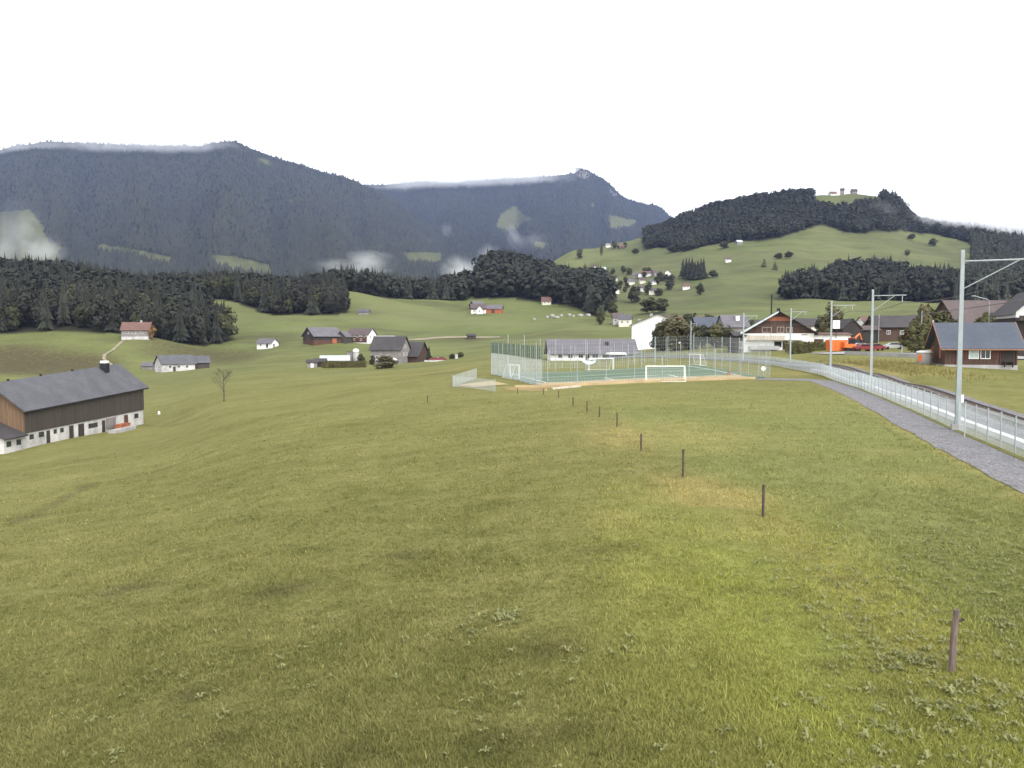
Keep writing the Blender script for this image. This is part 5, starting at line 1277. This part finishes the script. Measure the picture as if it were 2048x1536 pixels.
def make_village():
    hut()
    house('house', 'tall white house with blank gable wall half hidden by a big tree', gp(1314, 274), 82, 15, 17.2, 7.6, 3.5, 'white', 'brown_roof', .8, wins=[('l',-6.2,9.0,.5,.5)], chim=[(2,2,.9,1.2,'concrete')])
    full_tree(1348, 232, 10.4, 15.5, 'leaf_brown', 'big brown green tree in front of the white gable wall', 0); full_tree(1322, 236, 8.6, 9.5, 'leaf_dark', 'dark tree touching the white gable wall', 1); full_tree(1378, 235, 8.6, 10, 'leaf', 'green tree right of the big brown green tree', 2); full_tree(1403, 240, 7.2, 9, 'leaf_dark', 'dark tree below the grey blue roof', 3); full_tree(1432, 238, 7.2, 9, 'leaf', 'bushy tree between the grey blue roof and the chalet', 1); full_tree(1455, 236, 6.4, 8, 'leaf_dark', 'dark tree touching the left side of the chalet', 0)
    house('hall', 'long low building with wide grey mauve roof behind the pitch', gp(1181, 236), 3, 24.5, 10.5, 2.15, 3.7, 'white', 'mauve_roof', .9, wins=[('f',-9.5,1.1,1.2,1.0),('f',-6.6,1.1,1.2,1.0),('f',-3.6,1.1,1.2,1.0),('f',0.6,1.1,1.6,1.0),('f',8.6,1.1,1.2,1.0)], doors=[('f',4.4,3.4,2.1,'red_wood'),('f',-1.6,1,2,'dark_wood')], chim=[(4.5,-2.4,.9,1.0,'dark_wood')])
    e = empty('canopy', gp(1232, 222), R(14), 'white flat canopy roof at the right end of the long low building', 'canopy'); z = zat(1232, 708, 222)-e.location.z; MB().box(0,0,z,5.2,3,.28).box(0,0,z+.3,4.6,2.6,.25).build('canopy_roof', M['canvas'], e)
    for x in (-2.3, 2.3): MB().tube([(x,-1.2,-.2),(x,-1.2,z)], .08, 6).build('post', M['galv'], e)
    MB().box(0,1.3,z/2,4.6,.2,z).build('back_wall', M['red_wood'], e)
    house('house', 'brown house with grey blue roof behind the trees', gp(1418, 300), 2, 11.5, 8, 5.2, 3.4, 'brown_wood', 'blue_roof', .6, wins=[('f',-3,3.6,1,1.1),('f',0,3.6,1,1.1),('f',3,3.6,1,1.1)], chim=[(3.6,-.8,.8,1,'dark_wood')])
    house('house', 'house with red brown roof behind the grey blue roof', gp(1385, 345), -6, 14, 8, 5.6, 3.0, 'cream', 'red_roof', .5)
    house('house', 'dim mauve roofed house just left of the chalet', gp(1464, 290), 8, 9, 8, 5.2, 4.0, 'grey_wall', 'mauve_roof', .5, chim=[(1.0,-1.5,1.3,1.2,'signwhite')])
    # the chalet
    L, W, He, rise = 13, 17.4, 4.6, 5.2
    e = house('chalet', 'broad chalet with boarded gable, white lower storey and pale balcony', gp(1551, 216), 78, L, W, He, rise, 'white', 'dark_roof', 1.0, upper=(4.25,'brown_wood'), gov=1.3, doors=[('l',1.6,1.2,2.2,'dark_wood')], chim=[(-2,-.3,.8,1.2,'black')])
    for u, w, h, v, pn in ((-3.0,2.2,1.2,5.2,'pale_glass'),(.4,1.6,1.3,5.2,'glass'),(2.6,1.4,1.2,5.2,'pale_glass')): window(e, 'l', u, v, w, h, L, W, 'pale_wood', pn)
    window(e, 'l', 5.2, 1.6, 2.2, 1.2, L, W); window(e, 'l', -.2, 1.4, 1.6, 1.3, L, W, 'dark_wood')
    MB().box(-L/2-.75,3.4,2.55,1.5,9.4,.14).box(-L/2-1.45,3.4,3.15,.08,9.4,1.15).box(-L/2-.75,-3.6,2.55,1.5,4.4,.14).build('balcony', M['pale_wood'], e)
    MB().box(-L/2-.9,3.6,.5,1.2,7.4,1.0).build('terrace_wall', M['concrete'], e)
    MB().box(-L/2-.04,0,8.0,.08,5.4,1.0).build('gable_panel', M['orange_wood'], e)
    mb = MB(); slab(mb, (-L/2-1.3,W/2+.98,He-rise/(W/2)*.98+.21),(-L/2+4,W/2+.98,He-rise/(W/2)*.98+.21),(-L/2+4,.5,He+rise*.94+.22),(-L/2-1.3,.5,He+rise*.94+.22),.06); mb.build('pale_roof_sheet', M['pale_metal'], e)  # thin pale sheet over the front part of the left roof slope
    mb = MB(); x = -L/2-1.36; a = Vector((x, W/2+1.0, He-rise/(W/2)*1.0-.05)); b_ = Vector((x, .3, He+rise*.965-.02)); up = Vector((0,0,.62)); d = Vector((.04,0,0)); mb.hexa([a-d,a+d,b_+d,b_-d],[a-d+up,a+d+up,b_+d+up*.7,b_-d+up*.7]); mb.build('verge_board', M['pale_metal'], e)
    e = empty('flagpole', gp(1541, 226), 0, 'dark stove pipe mast rising above the chalet ridge', 'mast'); z = zat(1541, 590, 226)-e.location.z; MB().tube([(0,0,0),(0,0,z)],[.24,.2],8).build('pipe', M['black'], e); MB().lathe([(.34,z-.3),(.34,z-.1),(.1,z+.1)],8).build('cowl', M['black'], e)
    house('shed', 'dark annex with open front at the left of the chalet', gp(1482, 214), 6, 5.5, 5, 4.4, .9, 'dark_wood', 'dark_roof', .5, wins=[('f',-1.2,1.9,.6,1.6,)], cat='shed')
    house('garage', 'low white garage right of the chalet behind the clipped hedge', gp(1643, 212), -2, 12.2, 7, 3.3, .45, 'white', 'red_roof', .5, doors=[('f',-2.6,3.6,2.2,'brown_wood'),('f',2.4,2.2,2.0,'brown_wood')], cat='garage')
    house('house', 'cream house wall peeping over the chalet roof on its right', gp(1608, 262), 5, 10, 7, 5.8, 2.2, 'cream', 'dark_roof', .5, wins=[('f',0,4.8,1,1)])
    full_tree(1662, 236, 11.8, 10.4, 'leaf_brown', 'large brown green tree behind the white square sign', 0); full_tree(1643, 240, 9, 7, 'leaf_dark', 'dark tree left of the large tree behind the white sign', 1); full_tree(1727, 290, 6.5, 5, 'leaf_dark', 'dark small tree behind the second mast', 2, 'farbroad')
    e = empty('square_sign', gp(1671, 204), R(-4), 'blank white square sign on a dark post above the garage', 'sign'); zc = zat(1671, 649, 204)-e.location.z
    MB().box(0,0,zc,1.75,.16,2.1).build('panel', M['signwhite'], e); MB().box(0,.1,zc,1.95,.1,2.3).build('frame', M['black'], e); MB().tube([(0,.12,-.2),(0,.12,zc)], .09, 8).build('post', M['black'], e)
    house('house', 'dark blue grey gable right of the white square sign', gp(1692, 226), 88, 8, 5, 4.4, 2.6, 'dark_wood', 'dark_roof', .3)
    hedge(gp(1613, 186), R(-3), 10.0, 2.0, 2.1, 'clipped green hedge in front of the garage', seed=2); hedge(gp(1600, 176), R(4), 5.0, 1.8, 2.2, 'rounded yellow green hedge end beside the chalet', 'leaf', 3)
    e = empty('skip', gp(1672, 170), R(3), 'bright orange skip container with ribs', 'skip'); MB().hexa([(-1.7,-.9,.1),(1.7,-.9,.1),(1.7,.9,.1),(-1.7,.9,.1)],[(-2.0,-1,2.4),(2.0,-1,2.4),(2.0,1,2.4),(-2.0,1,2.4)]).build('tub', M['orange'], e)
    for x in (-1.4,-.5,.5,1.4): MB().box(x*1.08,-1.02,1.3,.14,.1,2.2).build('rib', M['orange'], e)
    MB().box(0,0,2.52,3.0,1.7,.28).build('load', M['signwhite'], e)
    digger(gp(1697, 169))
    car('red car parked right of the orange excavator', gp(1727, 166), R(4)); car('dark red car behind the second mast', gp(1748, 168), R(8)); car('silver car parked before the brown sheds', gp(1719, 178), R(-10), 'silver_paint'); car('dark car parked behind the silver car', gp(1706, 182), R(10), 'dark_paint'); car('pale grey car right of the parked red cars', gp(1786, 176), R(-12), 'silver_paint')
    house('shed', 'plain brown shed left of the long brown building', gp(1724, 232), 0, 7, 6, 3.8, 1.2, 'dark_wood', 'brown_roof', .4, cat='shed')
    house('barn', 'long brown building with dark roof behind the second mast', gp(1797, 252), -4, 17, 9, 4.4, 3.2, 'brown_wood', 'dark_roof', .8, wins=[('f',-5,2.4,1,1),('f',-1,2.4,1,1),('f',4,2.4,1,1)], doors=[('f',1.5,2.6,2.6,'orange_wood')], cat='barn')
    house('house', 'white house with red roof glimpsed behind the second mast', gp(1736, 330), 10, 8, 7, 4.8, 2.6, 'white', 'red_roof', .5, wins=[('f',-1.5,3,1,1)])
    house('barn', 'large building with wide brown mauve roof behind the timber hut', gp(1951, 196), 4, 16.5, 13, 4.0, 6.2, 'brown_wood', 'brown_roof', .8, cat='barn')
    e = house('house', 'tall house with white gable and dark timber front at the right edge', gp(2056, 142), 74, 11, 7.4, 7.6, 3.4, 'dark_wood', 'dark_roof', .9, upper=(6.4,'white'), gov=1.0, wins=[('l',1.0,8.2,.7,1),('l',-1.0,8.2,.7,1),('l',0,4.6,1,1.2),('l',2,2,1,1.2)]); MB().box(-5.5-.7,0,5.9,1.4,7.2,.12).box(-5.5-1.35,0,6.3,.07,7.2,.8).build('balcony', M['grey_wood'], e)
    for px, Y, H, W, m_, k, lab in ((1830,150,6.2,7.4,'leaf',0,'full green bush tree left of the timber hut'),(1846,165,9.6,6.0,'leaf_brown',1,'tall loose tree behind the timber hut chimney end'),(1876,180,9.2,9,'leaf',2,'green tree behind the timber hut roof ridge'),(1972,172,8.0,8,'leaf',3,'golden green tree behind the middle of the hut roof'),(1912,176,6.2,7,'leaf_dark',1,'dark low tree behind the first mast'),(2034,175,11.6,9,'leaf',2,'tall green tree behind the white gable at the right edge'),(1995,168,6.2,6,'leaf_dark',0,'dark bush tree behind the right part of the hut roof'),(1893,215,11.5,6.5,'leaf_brown',3,'slender brownish tree behind the first mast top')): full_tree(px, Y, H, W, m_, lab, k)
    e = empty('water_tank', gp(1848, 108), 0, 'round white tank with orange label left of the timber hut', 'tank'); MB().lathe([(.95,-.3),(.95,1.5)],18).build('drum', M['concrete'], e, True); MB().lathe([(1.0,1.5),(1.0,1.72),(.5,1.86)],18).build('lid', M['signwhite'], e, True)
    MB().add([(1.0*math.cos(a),1.0*math.sin(a),z) for z in (.45,1.35) for a in (-2.9,-2.7,-2.5,-2.3)]+[(.9*math.cos(a),.9*math.sin(a),z) for z in (.45,1.35) for a in (-2.9,-2.7,-2.5,-2.3)],[(0,1,5,4),(1,2,6,5),(2,3,7,6),(8,12,13,9),(9,13,14,10),(10,14,15,11),(0,4,12,8),(3,11,15,7),(4,5,13,12),(5,6,14,13),(6,7,15,14),(0,8,9,1),(1,9,10,2),(2,10,11,3)]).build('warning_label', M['orange'], e)
    A = [np.array(((px-CX)/F*Y, Y)) for px, Y in ((1690,146),(1730,140),(1780,134),(1840,128),(1920,126),(2100,126))]; strip('road', A, [q+np.array((3, 26)) for q in A], M['asphalt'], .14, 8, 'grey asphalt yard and road before the village')
    mb = MB(); 
    for k in range(5):
        a, b = Vector((*A[k], gz(*A[k])-.3)), Vector((*A[k+1], gz(*A[k+1])-.3)); b = a.lerp(b, .995); q = Vector((0,.3,0))
        if k < 3: mb.hexa([a-q,b-q,b+q,a+q],[v+Vector((0,0,.95)) for v in (a-q,b-q,b+q,a+q)])
    tag(mb.build('kerb_wall', M['concrete']), 'low pale concrete wall along the front of the yard', 'wall')
    for px, Y, top, arm, lab in ((1756,190,628,0,'thin pale pole in front of the long brown building'),(1841,150,622,0,'thin pole rising behind the green bush tree'),(1975,150,598,-3.0,'street lamp with curved arm behind the timber hut'),(1803,140,690,0,'short bollard pole on the yard edge')):
        loc = gp(px, Y); z = zat(px, top, Y)-loc.z; e = empty('street_lamp' if arm else 'pole', loc, 0, lab, 'lamp' if arm else 'pole')
        MB().tube([(0,0,-.1),(0,0,z-.5),(arm*.12,0,z-.1),(arm,0,z+.6)] if arm else [(0,0,-.1),(0,0,z)], .07, 6).build('pole' if arm else 'shaft', M['galv'], e)
        if arm: MB().box(arm,0,z+.58,.7,.25,.14).build('lamp_head', M['galv'], e)
    # weedy bank beyond the railway
    V = []; Fa = []; r = random.Random(5)
    pts = [gp(1590,140), gp(1640,120), gp(1720,118), gp(1800,100), gp(1850,92)]
    for _ in range(5200):
        k = r.randrange(4); q = pts[k].lerp(pts[k+1], r.random()); x = q.x+r.gauss(0,2.6); y = q.y+r.gauss(0,6)
        if x < np.interp(y, FENCE[:, 1], FENCE[:, 0])+6.4: continue
        z = gz(x, y); h = r.uniform(.15, .5); a = r.random()*6.28; w = .06; n = len(V); l_ = r.gauss(0, .2)
        V += [(x-math.cos(a)*w,y-math.sin(a)*w,z),(x+math.cos(a)*w,y+math.sin(a)*w,z),(x+l_,y+l_*.5,z+h)]; Fa.append((n,n+1,n+2))
    tag(npmesh('tall_grass', np.array(V), np.array(Fa), M['blades'], attrs=dict(dry=[.45*(k % 9 < 6) for k in range(len(V))], lush=[0]*len(V), tone=[.15]*len(V))), 'tall straw coloured grass on the bank beyond the railway', 'grass', kind='stuff')

def make_hillside():
    H = [(1228,586,9,'white','red_roof','white house with red roof lowest beside the valley wood'),(1227,562,9,'white','brown_roof','white house with dark red roof above the lowest white house'),(1188,537,7,'cream','brown_roof','small pale house beside the upper round tree'),(1206,543,6.5,'cream','pale_metal','small yellowish house right of the upper pale house'),
         (1290,553,16,'white','red_roof','long white hillside house with red roof and gable'),(1312,551,9,'grey_wall','brown_roof','grey house right of the long white hillside house'),(1336,551,8,'white','dark_roof','dark roofed house with white gable at the right end of the hillside village'),(1272,556,8,'grey_wall','mauve_roof','mauve grey house left of the long white hillside house'),(1262,569,7.5,'cream','mauve_roof','cream house below the mauve grey house'),(1284,566,6.5,'cream','brown_roof','small brown roofed house below the long white house'),(1307,569,7,'white','mauve_roof','small white house among the hillside shrubs'),
         (1285,582,9,'stain_white','brown_roof','faded house at the bottom of the hillside village'),(1310,588,11,'cream','brown_roof','low reddish brown house below the hillside village'),(1372,579,7,'white','red_roof','small white cottage with red roof apart on the right slope'),(1456,524,6.5,'white','brown_roof','solitary pale chapel like house on the open hillside'),(1216,494,7,'white','grey_wall','white farm wall beside the upper farm trees'),(1242,497,10,'brown_wood','red_roof','brown farm among the upper farm trees'),(1222,590,8,'grey_wall','slate','grey shed at the foot of the valley wood'),(1203,598,10,'dark_wood','dark_roof','long dark shed below the valley wood'),(1478,489,8,'grey_wall','pale_metal','pale roofed alpine hut high on the meadow')]
    for px, py, w, wall, roof, lab in H:
        loc = hit(px, py, 420); s = w; rot = random.uniform(-18, 18) + (85 if 'gable at' in lab else 0)
        house('house', lab, loc, rot, s, s*.75 if s < 12 else 8.5, 3.4, 2.6 if s < 12 else 3.0, wall, roof, .5, wins=[('f',-s*.25,1.9,.9,1.0),('f',s*.22,1.9,.9,1.0)])
    # low buildings on the near edge of the slope
    for px, Y, w, wall, roof, lab in ((1330,420,14,'grey_wood','brown_roof','brown roofed farm shed behind the white gable house'),(1250,470,7,'cream','slate','small slate roofed house at the foot of the slope'),(1235,480,6,'stain_white','brown_roof','faded little house beside the trimmed bushes'),(1440,400,12,'brown_wood','mauve_roof','mauve roofed house beyond the grey blue roof'),(1500,380,11,'cream','dark_roof','dark roofed house above the left eave of the chalet')):
        house('house', lab, gp(px, Y), random.uniform(-15, 15), w, 8, 3.6, 2.8, wall, roof, .5, wins=[('f',-1.6,2,1,1),('f',1.6,2,1,1)])
    # hilltop
    for px, py, w, h, rise, wall, roof, lab in ((1658,388,12,3.5,4.5,'white','red_roof','white house with red roof on the hilltop'),(1677,390,6.5,8,3.5,'grey_wall','dark_roof','tall dark hilltop tower house'),(1700,388,10,4,4.5,'grey_wall','dark_roof','gabled house at the right of the hilltop tower house'),(1611,392,8,4,3,'dark_wood','dark_roof','dark hut at the left edge of the hilltop meadow')):
        Y = 1490; loc = gp(px, Y); house('house', lab, loc, random.uniform(-12, 12), w, w*.8, h, rise, wall, roof, .6, wins=[('f',-w*.2,h*.6,1.2,1.3),('f',w*.2,h*.6,1.2,1.3)])
    Y = 5985; loc = at(1155, 345, Y); house('mountain_hut', 'pale square building on the pointed middle summit', loc, 0, 32, 22, 26, 6, 'stain_white', 'slate', 1, wins=[('f',-8,14,4,4),('f',8,14,4,4)], cat='hut')
    T = [(1159,518,17,12,'leaf_dark','hillbroad','round dark tree on the upper meadow'),(1203,517,26,9,'leaf_dark','pop','tall slim poplar on the upper meadow'),(1230,498,14,13,'leaf_dark','hillbroad','clump tree beside the upper farm'),(1250,496,10,9,'leaf_dark','hillbroad','small tree right of the upper farm'),(1271,508,9,14,'leaf_dark','hillbroad','bush on the bank below the upper farm'),
         (1268,606,17,15,'leaf_dark','hillbroad','large tree alone below the hillside village'),(1225,634,13,9,'leaf_dark','hillbroad','narrow bush tree at the meadow edge'),(1300,628,12,17,'leaf_dark','hillbroad','broad grey green tree above the white gable house'),(1323,626,11,12,'leaf_dark','hillbroad','grey green tree right of the broad tree'),(1528,534,11,9,'leaf_dark','slim','small conifer on the open hillside'),(1550,540,11,9,'leaf_dark','slim','second small conifer lower on the open hillside'),(1577,517,9,13,'leaf_dark','hillbroad','bush on the hillside above the right wood'),(1556,518,8,11,'leaf_dark','hillbroad','bush left of the hillside bush'),(1866,492,13,14,'leaf_dark','hillbroad','round tree alone on the high meadow'),(1821,480,10,16,'leaf_dark','hillbroad','wide bush below the hilltop forest'),
         (1345,506,12,18,'leaf_dark','hillbroad','bush clump hanging below the hilltop forest'),(1448,497,11,16,'leaf_dark','hillbroad','bush below the hilltop forest edge'),(1400,590,12,9,'leaf_dark','hillbroad','thin tree below the dark conifer clump'),(1428,556,9,12,'leaf_dark','hillbroad','bush right of the dark conifer clump'),(1815,512,9,9,'leaf','hillbroad','small tree at the corner of the right wood')]
    for i, (px, py, h, w, m_, kd, lab) in enumerate(T): single_tree(kd, i, m_, hit(px, py, 420), h, w*(2.6 if kd == 'slim' else 1.5), 'broadleaf_tree' if kd != 'slim' else 'conifer', lab)
    for px, Y, h, w, lab in ((1378,330,11,14,'round dark tree behind the red brown roof'),(1416,335,10.4,12,'rounded dark tree behind the grey blue roof'),(1200,480,11,8,'dark tree at the end of the bale row'),(1500,330,8,8,'dark little tree behind the chalet roof'),(1560,300,10,14,'grey green tree behind the chalet ridge')): full_tree(px, Y, h, w, 'leaf_dark', lab, 1)
    for i in range(9):
        px = (1366,1372,1378,1384,1390,1396,1402,1407,1387)[i]; loc = hit(px, 556+(i % 3)*2, 420); single_tree('spruce', i, 'spruce', loc, random.uniform(20, 27), 30, 'spruce_tree', 'tall dark conifer in the tight clump on the hillside', 'tree', 'conifer clump above the village')
    # shrubs between the hillside houses
    for i in range(34):
        px = random.uniform(1205, 1350); py = random.uniform(545, 592); loc = hit(px, py, 420); h = random.uniform(6, 11)
        single_tree('hillbroad', i, 'leaf_dark', loc, h, h*1.5, 'garden_tree', 'dark garden tree between the hillside houses', 'tree', 'garden trees of the hillside village')

def make_haze():
    mb = MB().box(0, 4100, 590, 18400, 8700, 1500)
    m = bpy.data.materials.new('haze'); m.use_nodes = True; nt = m.node_tree
    nt.nodes.remove(nt.nodes['Principled BSDF'])
    pv = nt.nodes.new('ShaderNodeVolumePrincipled'); pv.inputs['Color'].default_value = (.47, .58, .98, 1)
    pv.inputs['Density'].default_value = 4.5e-5; pv.inputs['Anisotropy'].default_value = 0
    nt.links.new(pv.outputs[0], nt.nodes['Material Output'].inputs['Volume'])
    tag(mb.build('haze', m), 'thin pale air over the valley', kind='stuff')

def make_mist():
    """low cloud lying on the ridges and wisps rising from the woods: noise-shaped volumes"""
    def fogmat(name, dens, thr, scale, seed, flat):
        m = bpy.data.materials.new(name); m.use_nodes = True; nt = m.node_tree; nt.nodes.remove(nt.nodes['Principled BSDF'])
        tc = nt.nodes.new('ShaderNodeTexCoord'); g = tc.outputs['Generated']
        sub = N(nt, 'ShaderNodeVectorMath'); sub.operation = 'SUBTRACT'; sub.inputs[1].default_value = (.5,.5,.5); nt.links.new(g, sub.inputs[0])
        sc = vscale(nt, sub.outputs[0], (2,2,2)); s = N(nt, 'ShaderNodeSeparateXYZ'); nt.links.new(sc, s.inputs[0])
        if flat:   # bank along a ridge: soft ends, soft under edge, ragged top
            fx = maprange(nt, mul(nt, s.outputs[0], 0, 'ABSOLUTE'), .55, 1, 1, 0); fy = maprange(nt, mul(nt, s.outputs[1], 0, 'ABSOLUTE'), .6, 1, 1, 0); fz = maprange(nt, mul(nt, s.outputs[2], 0, 'ABSOLUTE'), .1, .95, 1, 0)
            fall = mul(nt, mul(nt, fx, fy), fz)
        else:
            ln = N(nt, 'ShaderNodeVectorMath'); ln.operation = 'LENGTH'; nt.links.new(sc, ln.inputs[0]); fall = maprange(nt, ln.outputs['Value'], .15, 1, 1, 0)
        ad = N(nt, 'ShaderNodeVectorMath'); ad.operation = 'ADD'; ad.inputs[1].default_value = (seed*3.1, seed*1.7, seed)
        nt.links.new(vscale(nt, g, scale), ad.inputs[0]); n = noise(nt, ad.outputs[0], 1.0, 5, .6, .6)
        d = mul(nt, maprange(nt, mul(nt, n, mul(nt, fall, .45), 'ADD'), thr, thr+.35), fall)
        v = nt.nodes.new('ShaderNodeVolumePrincipled'); v.inputs['Color'].default_value = (.985,.99,1,1); v.inputs['Anisotropy'].default_value = .45; nt.links.new(mul(nt, d, dens), v.inputs['Density'])
        nt.links.new(v.outputs[0], nt.nodes['Material Output'].inputs['Volume']); return m
    def bank(px0, py0, px1, py1, w, h, Y, dep, dens, label, scale=(9,2,2), thr=.58, seed=1):
        a, b = at(px0, py0, Y), at(px1, py1, Y); c = a.lerp(b, .5); L = (b-a).length; k = Y/F
        o = MB().box(0,0,0,L*1.15,dep,h*k).build('mist', fogmat('ridge_cloud', dens, thr, scale, seed, True)); o.location = c; o.rotation_euler = (0, -math.atan2(b.z-a.z, b.x-a.x), 0)
        tag(o, label, 'mist', kind='stuff')
    def wisp(px, py, w, h, Y, dens, label, tilt=0, thr=.62, seed=1, scale=(3.2,1.6,3.2)):
        k = Y/F; mb = MB(); n, r = 16, 9
        mb.lathe([(max(.001, math.sin(math.pi*i/r)), -math.cos(math.pi*i/r)) for i in range(r+1)], n)
        o = mb.build('mist', fogmat('mist_wisp', dens, thr, scale, seed, False)); o.location = at(px, py, Y); o.scale = (w*k/2, w*k/2*.7, h*k/2); o.rotation_euler = (0, R(tilt), 0)
        tag(o, label, 'mist', kind='stuff')
    bank(130, 294, 480, 291, 0, 46, 4120, 420, .006, 'white cloud veiling the crest of the long left mountain', (14,3,3), .60, 1)
    bank(-60, 304, 170, 294, 0, 30, 4200, 380, .006, 'thin cloud at the left end of the long mountain crest', (7,2,2), .60, 2)
    bank(735, 371, 1150, 355, 0, 42, 5750, 500, .006, 'white cloud along the crest of the middle mountain', (16,3,3), .60, 3)
    bank(1790, 444, 2070, 477, 0, 48, 1440, 220, .022, 'white cloud drifting over the ridge at the right', (9,3,3), .52, 4)
    wisp(1800, 410, 60, 60, 1440, .02, 'white cloud beside the cliff end of the hilltop', 0, .6, 5)
    for a in ((38,462,100,120,1380,.010,'tall mist rising behind the left wood',-18,.56,6),(85,505,100,80,1330,.020,'bright mist drifting just above the left wood tops',14,.56,7),(8,500,80,80,1400,.014,'faint mist at the left edge above the wood',0,.58,12),
        (735,526,110,60,1300,.028,'mist wisp above the middle wood',0,.56,8),(672,532,110,34,1350,.012,'low faint mist left of the middle wood wisp',0,.58,9),(893,460,26,34,2900,.010,'small bright mist puff on the mountain side',-25,.52,10),
        (1028,474,34,60,2200,.016,'slanting mist wisp below the middle mountain meadow',-28,.52,11),(1062,480,70,40,2300,.004,'faint broad mist below the middle mountain',0,.54,13),(978,512,54,50,1500,.03,'mist wisp above the valley wood',-20,.54,14),(925,548,90,70,1120,.05,'mist in the gap between the two middle woods',25,.50,15),(1765,420,70,40,1330,.008,'faint mist patch on the hilltop cliff face',0,.58,16)):
        wisp(a[0], a[1], a[2]*1.25, a[3]*1.25, a[4], a[5], a[6], a[7], a[8], a[9])

defmats(); defsurf(); sky_light()
line = make_ground()
make_grass(line); make_weeds()
make_mountains(); make_woods()
make_railway(); make_posts(); make_pitch()
make_left_farms(); make_village(); make_hillside()
make_haze(); make_mist()
